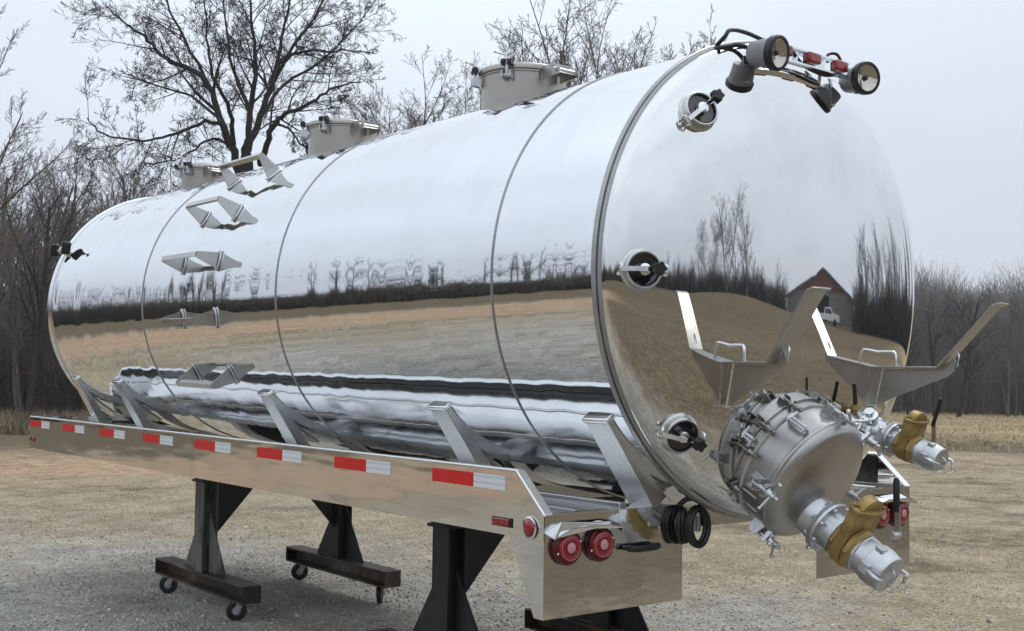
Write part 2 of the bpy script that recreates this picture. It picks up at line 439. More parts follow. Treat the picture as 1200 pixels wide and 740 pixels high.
keep = (np.sin(xs * 1.3 + np.sin(ys * .9) * 2) + np.sin(ys * 1.7 + xs * .5) + rng.normal(size=len(xs)) * .8) > .1
keep &= np.hypot(xs + .5, ys - 2.5) > 3.5 + rng.random(len(xs)) * 4
tag(blades('dry_turf', xs[keep], ys[keep], .008, .035, .006, M_gr, (.45, .3, .25), 1.4), 'short trampled straw coloured turf between the gravel', 'grass', kind='stuff')
xs, ys = sector(60000, 28, 75, 42, 66, .8)
tag(blades('meadow_grass', xs, ys, .03, .12, .014, M_gr, (.5, .12, .38), 1.2), 'golden dry meadow grass in front of the right hand woods', 'grass', kind='stuff')
xs, ys = sector(40000, 30, 42, 8, 34, 1)
tag(blades('tall_dry_grass', xs, ys, .1, .6, .010, [M_gr[0], M_gr[1], M_brushm], (.22, .38, .4), .9), 'tall dry grass along the foot of the left thicket', 'grass', kind='stuff')

# ------------------------------------------------------------------ trees
class TreeMesh:
    def __init__(s): s.V = [[], []]; s.F = [[], []]; s.n = [0, 0]
    def tube(s, k, P, R, n):
        P = np.asarray(P, float); m = len(P); T = np.gradient(P, axis=0); T /= np.linalg.norm(T, axis=1)[:, None] + 1e-9
        ref = np.array([.3, .2, .93]) if abs(T[0][2]) < .8 else np.array([.9, .3, .1])
        A = np.cross(T, ref); A /= np.linalg.norm(A, axis=1)[:, None] + 1e-9; B = np.cross(T, A)
        a = np.arange(n) * 2 * pi / n
        V = P[:, None] + (A[:, None] * np.cos(a)[None, :, None] + B[:, None] * np.sin(a)[None, :, None]) * np.asarray(R)[:, None, None]
        i = np.arange(m - 1)[:, None] * n; j = np.arange(n)[None]; j2 = (j + 1) % n
        F = np.stack([i + j, i + j2, i + n + j2, i + n + j], -1).reshape(-1, 4) + s.n[k]
        s.V[k].append(V.reshape(-1, 3)); s.F[k].append(F); s.n[k] += m * n
def grow(tm, p, d, Lg, r, lev, maxlev, R, par):
    d = d / np.linalg.norm(d); m = 7 if lev < 2 else (5 if lev < maxlev else 4)
    P = [p]; dd = d.copy()
    for i in range(m):
        dd = dd + R.normal(size=3) * par['wig'] * (1 + .3 * lev) + np.array([0, 0, par['up'] * (1 if lev < 3 else .7)])
        dd /= np.linalg.norm(dd); P.append(P[-1] + dd * Lg / m)
    P = np.array(P); rad = np.linspace(r, max(r * .30, par['rmin']), m + 1)
    tm.tube(0 if lev <= 1 else 1, P, rad, 8 if lev == 0 else (5 if lev < 3 else 3))
    if lev < maxlev: spawn(tm, P, rad, Lg, lev, maxlev, R, par)
def spawn(tm, P, rad, Lg, lev, maxlev, R, par, t0=None, count=None):
    m = len(P) - 1
    n = count if count else max(2, int(par['n'][min(lev, len(par['n']) - 1)] * R.uniform(.8, 1.2)))
    lo = t0 if t0 is not None else (par['t0'] if lev == 0 else .12)
    for k in range(n):
        u = lo + (1 - lo) * (k + R.random()) / n; u = min(u, .995)
        i = int(u * m); fr_ = u * m - i; q = P[i] * (1 - fr_) + P[i + 1] * fr_
        T = P[i + 1] - P[i]; T = T / np.linalg.norm(T)
        s = R.normal(size=3); s -= T * s.dot(T); s /= np.linalg.norm(s) + 1e-9
        an = radians(R.uniform(*par['ang'])) * (1 if u < .93 else .5)
        nd = T * cos(an) + s * sin(an)
        lr = par['len'] * R.uniform(.6, 1.15) * (1.15 - .55 * u if lev == 0 else 1.1 - .45 * u)
        rr_ = (rad[i] * (1 - fr_) + rad[i + 1] * fr_) * R.uniform(.36, .58)
        grow(tm, q, nd, Lg * lr, max(rr_, par['rmin']), lev + 1, maxlev, R, par)
def tree_meshes(tm, name, mats):
    return [np_mesh(name + ('_trunk', '_crown')[k], np.concatenate(tm.V[k]), np.concatenate(tm.F[k]), mats[k], smooth=True) for k in (0, 1)]
def make_variant(seed, H, r, maxlev, n, up=.045, wig=.050, ang=(26, 54), ln=.43, t0=.30, rmin=.0055, mats=(M_bark2, M_twig2), fork=1):
    R = np.random.default_rng(seed); tm = TreeMesh()
    par = dict(up=up, wig=wig, ang=ang, len=ln, n=n, t0=t0, rmin=rmin)
    for k in range(fork):
        grow(tm, np.array([.1 * k, 0, -.15]), np.array([R.normal() * .1 + (k - (fork - 1) / 2) * .3, R.normal() * .12, 1.]), H * R.uniform(.85, 1), r * (1 if fork == 1 else .75), 0, maxlev, R, par)
    return tree_meshes(tm, 'tree', mats)
VAR = [
    make_variant(11, 12, .17, 4, (21, 10, 7, 5)),
    make_variant(12, 13, .15, 4, (24, 10, 8, 6), up=.05, ang=(22, 46), ln=.38, t0=.35),
    make_variant(13, 11, .17, 4, (17, 10, 7, 5), fork=2),
    make_variant(14, 12, .13, 4, (24, 9, 6, 5), up=.07, ang=(20, 42), ln=.36, t0=.3),
    make_variant(15, 9, .11, 4, (19, 10, 7, 5), ln=.5, t0=.2, fork=2),
]
DVAR = [make_variant(21, 12, .2, 4, (15, 8, 6, 5), mats=(M_bark, M_twig)), make_variant(22, 13, .17, 4, (17, 9, 6, 4), up=.06, ang=(22, 46), ln=.38, t0=.25, mats=(M_bark, M_twig))]
def top_of(ms):
    z = np.empty(len(ms[1].vertices) * 3, np.float32); ms[1].vertices.foreach_get('co', z); return float(z[2::3].max())
TOPV = [top_of(m_) for m_ in VAR]; TOPD = [top_of(m_) for m_ in DVAR]
def put_tree(meshes, x, y, H0, H, rz, label, group, name='bare_tree', wide=1.):
    e = empty(name, (x, y, float(ground_h(np.array(x * 1.), np.array(y * 1.)))), label, 'tree', group)
    s = H / H0; e.scale = (s * wide, s * wide, s); e.rotation_euler = (0, 0, rz)
    for me, nm in zip(meshes, ('trunk', 'crown')):
        c = bpy.data.objects.new(nm, me); COL.objects.link(c); c.parent = e
    return e
def hgt_to(py, px, D):
    """height of a tree at distance D that reaches row py"""
    return 1.43 + (443 + (px - 100) * .0149 - py) / 1355.2 * D
def ray(px, dist):
    """ground position in the direction of image column px at horizontal distance dist"""
    d = CAM_M @ Vector(((px - 600) / 1355.2, 0, -1)); d.z = 0; d.normalize()
    return CAM_P.x + d.x * dist, CAM_P.y + d.y * dist
HV = TOPV; HD = TOPD

# the big spreading tree beyond the tank: main limbs laid out, twigs grown
def big_tree():
    D = 27.; bx, by = ray(284, D); z0 = float(ground_h(np.array(bx), np.array(by)))
    fwd = Vector((bx - CAM_P.x, by - CAM_P.y, 0)).normalized(); rt = Vector((fwd.y, -fwd.x, 0))
    def pt(px, py, dep=0.):
        s = (D + dep) / 1355.2; hz = 443 + (px - 100) * .0149
        return np.array(rt * ((px - 284) * s * .91) + fwd * dep) + np.array([0, 0, (hz - py) * s + CAM_P.z - z0])
    R = np.random.default_rng(3); tm = TreeMesh()
    par = dict(up=.012, wig=.060, ang=(26, 58), len=.56, n=(6, 8, 7, 5), t0=.2, rmin=.0042)
    base = pt(284, 200)
    tm.tube(0, [np.array([0, 0, -.2]), np.array([.02, .05, 1.5]), pt(283, 330), pt(285, 240), base, pt(283, 172)], [.36, .28, .24, .20, .16, .04], 12)
    limbs = [
        ([(284, 230, 0), (262, 175, .3), (250, 150, .6), (236, 111, 1), (215, 95, 1.2), (189, 86, 1.3), (165, 68, 1.5), (150, 55, 1.6), (128, 42, 1.6), (111, 28, 1.8)], .15),
        ([(284, 195, 0), (287, 150, -.3), (292, 110, -.5), (292, 70, -.6), (284, 20, -.8), (280, -50, -1)], .13),
        ([(285, 185, 0), (300, 145, .2), (314, 100, .4), (322, 62, .6), (329, 20, .9), (338, -50, 1.2)], .14),
        ([(317, 88, .5), (330, 74, .5), (348, 66, .3), (372, 64, .1), (400, 62, -.3), (440, 62, -.6)], .07),
        ([(262, 180, .3), (250, 157, -.2), (228, 154, -.8), (205, 166, -1.2), (182, 173, -1.5), (150, 178, -1.8), (112, 172, -2.2), (92, 156, -2.5)], .075),
        ([(300, 200, .2), (309, 178, -.5), (319, 150, -1), (330, 141, -1.3), (352, 132, -1.6), (375, 118, -1.8), (400, 104, -2.), (425, 98, -2.2)], .12),
        ([(318, 152, -1), (335, 158, -1.6), (350, 172, -2.), (362, 188, -2.2)], .05),
        ([(262, 178, .3), (242, 172, -.5), (222, 185, -1.), (200, 198, -1.4), (170, 205, -1.8)], .05),
        ([(268, 178, 0), (262, 140, -.6), (240, 100, -1.2), (232, 55, -1.5), (225, 0, -1.8)], .09),
        ([(287, 140, -.3), (265, 90, .8), (254, 40, 1.5), (246, -30, 2)], .08),
        ([(306, 120, .3), (340, 60, 1.2), (372, 10, 1.8), (392, -50, 2.2)], .08),
        ([(300, 145, .2), (330, 105, 1.5), (370, 80, 2.2), (410, 40, 2.8), (436, 10, 3)], .07),
        ([(250, 150, .6), (215, 125, 1.8), (175, 115, 2.6), (135, 105, 3.2)], .06),
        ([(240, 118, 1), (205, 60, 1.6), (180, 15, 2.2), (165, -30, 2.5)], .07),
    ]
    for pts, r in limbs:
        P = np.array([list(v) for v in bez([pt(*p) for p in pts], 4)])
        P = P + R.normal(size=P.shape) * .02
        rad = np.linspace(r * .66, .012, len(P)); tm.tube(0, P, rad, 7)
        Lg = np.linalg.norm(np.diff(P, axis=0), axis=1).sum()
        spawn(tm, P, rad, min(Lg, 5.) * .56, 1, 5, R, par, t0=.22, count=int(6 + Lg * 1.8))
    ms = tree_meshes(tm, 'spreading_tree', (M_bark, M_twig))
    e = empty('spreading_tree', (bx, by, z0), 'large dark bare tree with wide spreading limbs behind the front half of the tank', 'tree')
    for me, nm in zip(ms, ('trunk', 'crown')):
        c = bpy.data.objects.new(nm, me); COL.objects.link(c); c.parent = e
big_tree()

# trees showing above the middle of the tank
for (px, D, py, v, wd, lab) in (
    (628, 44, 16, 1, 1.1, 'bare tree behind the tank just right of the nearest roof hatch'),
    (668, 46, 4, 0, .95, 'fine twigged bare tree rising behind the tank, second from the left in its row'),
    (742, 42, -8, 2, 1.1, 'broad forked bare tree, largest of the row behind the rear of the tank'),
    (796, 48, 34, 3, 1.2, 'small upright bare tree over the tank just left of the rear rim')):
    x, y = ray(px, D); put_tree(VAR[v], x, y, HV[v], hgt_to(py, px, D), px * .7, lab, None, wide=wd)
for (px, D, py, v) in ((548, 50, 92, 4), (522, 52, 92, 2), (580, 60, 106, 0), (500, 54, 128, 4), (470, 56, 138, 0), (692, 58, 22, 4), (714, 60, 30, 1), (772, 60, 22, 1), (822, 62, 36, 3), (440, 58, 150, 3), (607, 62, 60, 2), (648, 60, 24, 3)):
    x, y = ray(px, D)
    put_tree(VAR[v], x, y, HV[v], hgt_to(py, px, D), px * .9, 'low bare tree, its crown just over the top line of the tank', 'small trees peeping over the tank', wide=1.1)
# left thicket trees
for (px, D, py, v, lab) in (
    (-42, 25, 30, 1, 'tall bare tree cut by the left edge of the photo with twigs in the sky'),
    (34, 34, 190, 0, 'straight bare tree with a fan shaped crown standing in the left thicket')):
    x, y = ray(px, D); put_tree((VAR if px < 0 else DVAR)[v % 5 if px < 0 else v % 2], x, y, (HV if px < 0 else HD)[v], hgt_to(py, px, D), px * .7 + 1, lab, None)
R0 = random.Random(4)
for i in range(22):
    px = R0.uniform(-60, 235); D = R0.uniform(36, 58); v = R0.randrange(5); py = R0.uniform(160, 310)
    if i % 5 == 0: px = R0.uniform(-60, 60)
    H = hgt_to(py, px, D); x, y = ray(px, D)
    m_, h_ = (VAR[v], HV[v]) if i % 3 else (DVAR[v % 2], HD[v % 2])
    put_tree(m_, x, y, h_, H, R0.uniform(0, 6), 'bare tree crowded in the thicket beyond the front end of the tank', 'trees in the left thicket')
# right woods
for i in range(95):
    px = R0.uniform(1010, 1270); k = i / 95; D = 66 + 46 * k + R0.uniform(-3, 3); v = R0.randrange(5); H = hgt_to(R0.uniform(334, 385), px, D)
    x, y = ray(px, D)
    m_, h_ = (DVAR[v % 2], HD[v % 2]) if i % 4 == 0 else (VAR[v], HV[v])
    put_tree(m_, x, y, h_, H, R0.uniform(0, 6), 'bare grey tree in the woods at the far edge of the right hand field', 'trees of the right woods', wide=1.0)
for (px, D, H, v, lab) in (
    (1122, 63, 334, 0, 'dark spreading bare tree at the front of the right woods by the hose rack tip'),
    (1070, 64, 338, 2, 'dark bare tree fronting the woods right beside the domed tank end')):
    x, y = ray(px, D); put_tree(DVAR[0], x, y, HD[0], hgt_to(H, px, D), px, lab, None, wide=1.25)
# out of frame: the wood edge that the polished shell mirrors on the left, and trees behind the photographer
def put_dir(ang, D, H, v, dark=False, lab='', grp=''):
    x, y = D * sin(radians(ang)), D * cos(radians(ang))
    m_, h_ = (DVAR[v % 2], HD[v % 2]) if dark else (VAR[v], HV[v])
    put_tree(m_, x, y, h_, H, R0.uniform(0, 6), lab, grp)
for i in range(60):
    put_dir(R0.uniform(-96, -2), R0.uniform(42, 54), R0.uniform(7, 12.5), R0.randrange(5), True, 'bare wood edge tree mirrored along the side of the tank', 'trees along the left field edge')
for a, D, H, v in ((143, 46, 11, 0), (148, 44, 12.5, 2), (152.5, 46, 10.5, 4)):
    put_dir(a, D, H, v, False, 'tall bare tree on the knoll mirrored in the middle of the tank end', 'knoll trees mirrored in the tank end')
for i in range(34):
    put_dir(R0.uniform(78, 119), R0.uniform(48, 62), R0.uniform(7, 14), 1 + 2 * R0.randrange(2), i % 2 == 0, 'dark tall tree mirrored at the right side of the tank end', 'tall trees mirrored in the tank end')
for i in range(46):
    put_dir(R0.choice((R0.uniform(134, 200), R0.uniform(134, 168))), R0.uniform(52, 72), R0.uniform(5, 8.5), R0.randrange(5), True, 'low bare tree along the horizon behind the photographer', 'low trees mirrored in the tank end')

# thickets: twiggy brush as uncountable stuff
def brush(name, pts, hmin, hmax, mats, label, per=26, rad=.011, spread=.5):
    R = np.random.default_rng(len(pts)); Vs = []; Fs = []; n0 = 0; cnt = len(pts) * per
    P = np.repeat(np.array(pts), per, 0)
    bx = P[:, 0] + R.normal(size=cnt) * .35; by = P[:, 1] + R.normal(size=cnt) * .35; z = ground_h(bx, by)
    H = R.uniform(hmin, hmax, cnt) * np.clip(.78 + .22 * np.sin(P[:, 0] * .55 + P[:, 1] * .4) + .22 * np.sin(P[:, 0] * .21 - P[:, 1] * .33 + 1.3), .4, 1.25); m = 4
    d = np.stack([R.normal(size=cnt) * spread, R.normal(size=cnt) * spread, np.ones(cnt)], -1); d /= np.linalg.norm(d, axis=1)[:, None]
    start = np.stack([bx, by, z + R.random(cnt) ** 2 * hmax * .55], -1)
    pos = start; rings = []
    ang = np.arange(3) * 2 * pi / 3
    for k in range(m + 1):
        rr_ = rad * (1 - .75 * k / m) * R.uniform(.7, 1.3, cnt)
        rings.append(np.stack([pos + np.stack([np.cos(a) * rr_, np.sin(a) * rr_, 0 * rr_], -1) for a in ang], 1))
        pos = pos + d * (H / m)[:, None]; d = d + R.normal(size=d.shape) * .28; d /= np.linalg.norm(d, axis=1)[:, None]
    V = np.stack(rings, 1).reshape(-1, 3)   # cnt, m+1, 3
    i = (np.arange(cnt) * (m + 1) * 3)[:, None, None] + (np.arange(m) * 3)[None, :, None]; j = np.arange(3)[None, None]; j2 = (j + 1) % 3
    F = np.stack([i + j, i + j2, i + 3 + j2, i + 3 + j], -1).reshape(-1, 4)
    mi = np.repeat(R.integers(0, len(mats), cnt), m * 3)
    o = bpy.data.objects.new(name, np_mesh(name, V, F, mats, mi)); COL.objects.link(o)
    tag(o, label, 'thicket', kind='stuff')
pts = []
for i in range(900):
    x, y = ray(R0.uniform(-90, 210), R0.uniform(37, 47)); pts.append((x, y))
brush('thicket', pts, .8, 3.4, [M_brushm, M_brushm, M_twig], 'dense brown brush filling the foot of the left trees', per=34, rad=.014)
pts = [ray(R0.uniform(1000, 1290), R0.uniform(72, 120)) for _ in range(1100)]
brush('undergrowth', pts, 1., 3.6, [M_wood, M_twig2], 'grey brown undergrowth and saplings between the right hand trees', per=24, rad=.02, spread=.25)
pts = [ray(R0.uniform(380, 860), R0.uniform(60, 75)) for _ in range(500)]
brush('saplings', pts, 1.5, 5, [M_wood, M_twig2], 'grey saplings along the far edge behind the tank', per=16, rad=.02, spread=.25)
# dark hedgerow on the left (mirrored in the shell) and behind
def dirs(a0, a1, r0, r1, n):
    o_ = []
    for _ in range(n):
        a = radians(R0.uniform(a0, a1)); r = R0.uniform(r0, r1); o_.append((r * sin(a), r * cos(a)))
    return o_
brush('hedgerow', dirs(-100, 2, 38, 43, 1500) + dirs(176, 262, 44, 50, 700), .8, 3.9, [M_hedge, M_brushm, M_twig2], 'dark dense hedgerow across the field mirrored along the tank', per=38, rad=.030, spread=.36)
brush('evergreen_stand', dirs(78, 118, 46, 54, 700) + dirs(134, 176, 56, 62, 500), 1.5, 5, [M_hedge, M_twig, M_twig2], 'dark evergreen stand mirrored at the right of the tank end', per=34, rad=.028, spread=.34)

# the far wooded hillside at the right
far = MB()
pts2 = [ray(px, D) for px, D in [(R0.uniform(940, 1330), R0.uniform(118, 210)) for _ in range(1700)]]
brush('hillside_woods', pts2, 3, 8.5, [M_wood], 'hazy bare woods covering the far hillside at the right', per=14, rad=.05, spread=.22)
pts2 = [ray(px, D) for px, D in [(R0.uniform(-250, 940), R0.uniform(75, 140)) for _ in range(1500)]]
brush('distant_woods', pts2, 3, 8, [M_wood], 'grey distant woods low behind the tank', per=14, rad=.05, spread=.22)

# ------------------------------------------------------------------ barn and truck behind the photographer (mirrored in the polished end)
M_barnwall = plain('grey_barn_boards', (.20, .19, .18), .85, .3, 3)
M_barnroof = plain('rust_red_roof', (.17, .065, .055), .6, .3, 4)
M_barnroof2 = plain('grey_metal_roof', (.22, .22, .23), .5, .2, 4)
M_dark = plain('doorway_shade', (.015, .015, .015), .9, .2, 4)
bx, by = 62 * sin(radians(126)), 62 * cos(radians(126)); bz = float(ground_h(np.array(bx), np.array(by)))
barn = empty('barn', (bx, by, bz), 'grey barn with a rust red gable mirrored in the tank end', 'barn')
u = Vector((-bx, -by, 0)).normalized(); w_ = Vector((u.y, -u.x, 0)); c0 = Vector((bx, by, bz))
def bp(a, d, h): return c0 + w_ * a + u * d + Vector((0, 0, h))
m = MB(); m.prism([bp(-7.5, 3.5, -.5), bp(7.5, 3.5, -.5), bp(7.5, 3.5, 2.6), bp(0, 3.5, 6.0), bp(-7.5, 3.5, 2.6)], u * -9); m.build('wall', M_barnwall, barn)
m = MB(); m.prism([bp(-8.2, 4, 2.3), bp(0, 4, 6.05), bp(0, 4, 6.25), bp(-8.3, 4, 2.45)], u * -10); m.prism([bp(8.2, 4, 2.3), bp(0, 4, 6.05), bp(0, 4, 6.25), bp(8.3, 4, 2.45)], u * -10); m.build('roof', M_barnroof2, barn)
m = MB(); m.prism([bp(-5.5, 3.503, 3.3), bp(5.5, 3.503, 3.3), bp(0, 3.503, 5.8)], u * .04); m.build('gable', M_barnroof, barn)
m = MB(); m.prism([bp(-2, 3.503, 0), bp(1.6, 3.503, 0), bp(1.6, 3.503, 2.9), bp(-2, 3.503, 2.9)], u * .03); m.build('doorway', M_dark, barn)  # flat panel on the solid wall, shade of the interior painted near-black
M_truck = plain('white_paint', (.75, .75, .74), .3, .05, 3)
tx, ty = 52 * sin(radians(124.5)), 52 * cos(radians(124.5)); tz = float(ground_h(np.array(tx), np.array(ty)))
trk = empty('pickup_truck', (tx, ty, tz), 'white pickup truck parked in front of the barn, mirrored in the tank end', 'truck')
c0 = Vector((tx, ty, tz))
m = MB(); m.prism([bp(-2.6, -.9, .5), bp(2.6, -.9, .5), bp(2.6, -.9, 1.15), bp(1.2, -.9, 1.25), bp(.6, -.9, 1.8), bp(-.8, -.9, 1.8), bp(-1.0, -.9, 1.15), bp(-2.6, -.9, 1.1)], u * 1.8); m.build('body', M_truck, trk, bevel=.05)
m = MB(); m.prism([bp(.95, .905, 1.22), bp(.5, .905, 1.7), bp(-.7, .905, 1.7), bp(-.8, .905, 1.22)], u * .01); m.build('window', M_darkglass, trk)
for a in (-1.7, 1.7):
    for dd in (-.75, .95):
        m = MB(); m.lathe(bp(a, dd - .2, .38), u, [(.001, 0), (.38, 0), (.38, .22), (.001, .22)], 24); m.build('wheel', M_rubber, trk)
# ------------------------------------------------------------------ THE TANK
TI = 0.0185; ZC = 0.8205; RT = 0.889; TX = -.026; YR = -0.112; YF = 5.87
NRM = Vector((0, cos(TI), sin(TI))); UP = Vector((0, -sin(TI), cos(TI))); XX = Vector((1, 0, 0))
def T(y, x, u_): return Vector((0, 0, ZC)) + NRM * y + XX * (x + TX) + UP * u_
def on_shell(y, deg, r=RT):
    a = radians(deg); return T(y, -r * cos(a), r * sin(a))
def radial_dir(deg):
    a = radians(deg); return XX * -cos(a) + UP * sin(a)
def tang_dir(deg):
    a = radians(deg); return XX * sin(a) + UP * cos(a)

tank = empty('vacuum_tank', (0, 2.9, -.36), 'large polished stainless steel vacuum tank on a flat deck frame with side rails', 'tank')
# shell
m = MB(); ys_ = [YR + (YF - YR) * i / 40 for i in range(41)]
m.lathe(T(0, 0, 0), NRM, [(RT, y) for y in ys_], 256); m.build('shell', M_shell, tank, angle=60)
DD = .205
def dome_prof(d, n=56):
    return [(max(RT * sin(pi / 2 * i / n), .0005), d * cos(pi / 2 * i / n)) for i in range(n + 1)]
pr = dome_prof(DD)
m = MB(); m.lathe(T(YR, 0, 0), -NRM, [(r, h) for r, h in reversed(pr)], 192); m.build('rear_head', M_head, tank, angle=70)
m = MB(); m.lathe(T(YF, 0, 0), NRM, [(r, h) for r, h in reversed(pr)], 128); m.build('front_head', M_head, tank, angle=70)
def dome_y(x, u_):
    return YR - DD * math.sqrt(max(1 - (x * x + u_ * u_) / RT ** 2, 0))
def D_(x, u_, off=0.):
    """point on the rear head, moved off its surface"""
    p = T(dome_y(x, u_), x, u_); n = dome_n(x, u_); return p + n * off
def dome_n(x, u_):
    n = XX * (x / RT ** 2) + UP * (u_ / RT ** 2) + NRM * ((dome_y(x, u_) - YR) / DD ** 2)
    return n.normalized()
# rims (rolled edge with a dark joint line)
m = MB(); m.lathe(T(YR, 0, 0), NRM, [(RT + .001, .026), (RT + .010, .024), (RT + .0135, .018), (RT + .0135, .008), (RT + .010, .002), (RT + .003, .001), (RT + .002, -.003), (RT + .007, -.005), (RT + .008, -.010), (RT + .004, -.014), (RT - .006, -.015)], 192); m.build('rim', M_seam, tank, angle=40)
m = MB(); m.lathe(T(YF, 0, 0), NRM, [(RT + .001, -.02), (RT + .014, -.016), (RT + .018, 0), (RT + .014, .02), (RT - .004, .03)], 192); m.build('rim', M_bright, tank, angle=60)
for y in (.472, 2.225, 4.012):
    m = MB(); m.tube([T(y, -(RT + .001) * cos(2 * pi * i / 160), (RT + .001) * sin(2 * pi * i / 160)) for i in range(160)], .0046, 6, closed=True); m.build('weld_seam', M_seam, tank)

# ---- clamp: lugs, swing bolt, nut and tommy bars
def clamp(c, ax, rad, s=1., tilt=.5, bars=True):
    """c = point on the ring edge, ax = direction the bolt points, rad = outward"""
    ax = Vector(ax).normalized(); rad = Vector(rad).normalized(); tg = ax.cross(rad).normalized(); m = MB(); c = Vector(c)
    for k in (-1, 1):
        m.prism([c + tg * (k * .017 * s) - ax * .055 * s, c + tg * (k * .017 * s) - ax * .045 * s + rad * .045 * s, c + tg * (k * .017 * s) - ax * .015 * s + rad * .045 * s, c + tg * (k * .017 * s) + ax * .0 * s], tg * (.006 * s * k))
        m.prism([c + tg * (k * .014 * s) + ax * .018 * s, c + tg * (k * .014 * s) + ax * .018 * s + rad * .045 * s, c + tg * (k * .014 * s) + ax * .030 * s + rad * .045 * s, c + tg * (k * .014 * s) + ax * .034 * s], tg * (.008 * s * k))
    p = c + rad * .030 * s
    m.tube([p - tg * .026 * s - ax * .035 * s, p + tg * .026 * s - ax * .035 * s], .006 * s, 8)
    m.tube([p - ax * .035 * s, p + ax * .085 * s], .0075 * s, 8)
    m.lathe(p + ax * .034 * s, ax, [(.001, 0), (.015 * s, 0), (.017 * s, .004 * s), (.013 * s, .012 * s), (.012 * s, .036 * s), (.001, .037 * s)], 12)
    if bars:
        h = p + ax * .055 * s
        a = tg * cos(tilt) + rad * sin(tilt); a2 = (-tg * cos(tilt * .6) + rad * sin(tilt) * .2 + ax * .3).normalized()
        for d_ in (a, a2):
            m.tube([h, h + d_ * .062 * s], .0052 * s, 8)
            m.lathe(h + d_ * .058 * s, d_, [(.001, 0), (.007 * s, .001), (.0075 * s, .006 * s), (.001, .009 * s)], 8)
    return m

# ---- roof hatches
def hatch(yc, R_=.205, h=.155):
    c = T(yc, 0, RT - .03)
    m = MB(); m.lathe(c, UP, [(R_, -.10), (R_, h + .02), (R_ + .008, h + .022), (R_ + .008, h + .03), (R_ - .01, h + .031), (R_ - .01, -.1)], 64)
    # weld pad
    hb = m.build('hatch', M_hatch, tank)
    m = MB(); m.lathe(c, UP, [(R_ + .016, h + .0315), (R_ + .018, h + .045), (R_ + .010, h + .058), (R_ - .02, h + .067), (R_ * .5, h + .085), (.001, h + .09)], 64)
    m.lathe(c, UP, [(R_ + .016, h + .0315), (.001, h + .0315)], 64); m.build('lid', M_hatch, hb, angle=50)
    g = MB(); g.lathe(c, UP, [(R_ + .0085, h + .0305), (R_ + .0125, h + .0308), (R_ + .0125, h + .0312)], 64); g.build('gasket', M_rubber, hb)
    for a in (28, 100, 150, 212):
        rd = Vector((cos(radians(a)), 0, 0)) + NRM * sin(radians(a)); cl = clamp(c + UP * (h + .03) + rd * (R_ + .006), UP, rd, 1.0, .85)
        cl.build('clamp', M_galv, hb)
        k = MB(); k.lathe(c + UP * (h + .055) + rd * (R_ + .036), rd.cross(UP), [(.001, -.026), (.017, -.026), (.017, -.008), (.001, -.008)], 12); k.lathe(c + UP * (h + .055) + rd * (R_ + .036), rd.cross(UP), [(.001, .008), (.017, .008), (.017, .026), (.001, .026)], 12); k.build('roller', M_rubber, hb)
    # hinge on the rearward side
    m = MB(); q = c - NRM * (R_ + .06) + UP * (h + .012)
    for s in (-1, 1):
        m.prism([q + XX * (.055 * s) + NRM * .06 + UP * .03, q + XX * .055 * s - NRM * .075 + UP * .012, q + XX * .055 * s - NRM * .075 - UP * .022, q + XX * .055 * s + NRM * .06 - UP * .03], XX * .008 * s)
    m.tube([q - XX * .075 - NRM * .05, q + XX * .075 - NRM * .05], .011, 10)
    m.box(q + NRM * .02 + UP * .028, XX * .06, NRM * .05, UP * .004)
    m.build('hinge', M_satin, hb)
hatch(1.43); hatch(3.18); hatch(5.27, .155, .15)

# ---- access steps round the front-left of the shell
PADS = [(3.41, 2.93, 49.5), (3.36, 2.965, 30.2), (3.395, 2.955, 11.4), (3.37, 2.955, -8.6), (3.39, 2.94, -29.3)]
for (ya, yb, dg) in PADS:
    rd = radial_dir(dg); tg = tang_dir(dg); out_ = .138
    hor = (XX * -1).normalized()
    st = MB(); p1 = on_shell(ya + .015, dg) ; p2 = on_shell(yb - .015, dg)
    # tread: a shallow angle bar along the tank
    a0 = p1 + rd * out_; a1 = p2 + rd * out_
    st.box((a0 + a1) / 2, (a1 - a0) / 2, rd * .003, tg * .014)
    st.box((a0 + a1) / 2 - rd * .0175 + tg * .0115, (a1 - a0) / 2, rd * .0145, tg * .0025)
    s_ob = st.build('step', M_satin, tank, bevel=.001)
    for p in (p1, p2):
        m = MB()
        m.prism([p + tg * .044 - rd * .003, p + rd * .015 + tg * .044, p + rd * (out_ - .004) + tg * .017, p + rd * (out_ - .004) - tg * .017, p + rd * .015 - tg * .044, p - tg * .044 - rd * .003], NRM * (.006 if p is p1 else -.006))
        m.build('side_plate', M_satin, s_ob)
        m = MB(); m.lathe(p - rd * .004, rd, [(.001, 0), (.001, 0)], 3)
        q = [p + tg * .054 * cos(a) + NRM * .018 * sin(a) + rd * .006 for a in [2 * pi * i / 24 for i in range(24)]]
        m.tube(q, .006, 8, closed=True); m.build('weld_pad', M_galv, s_ob)

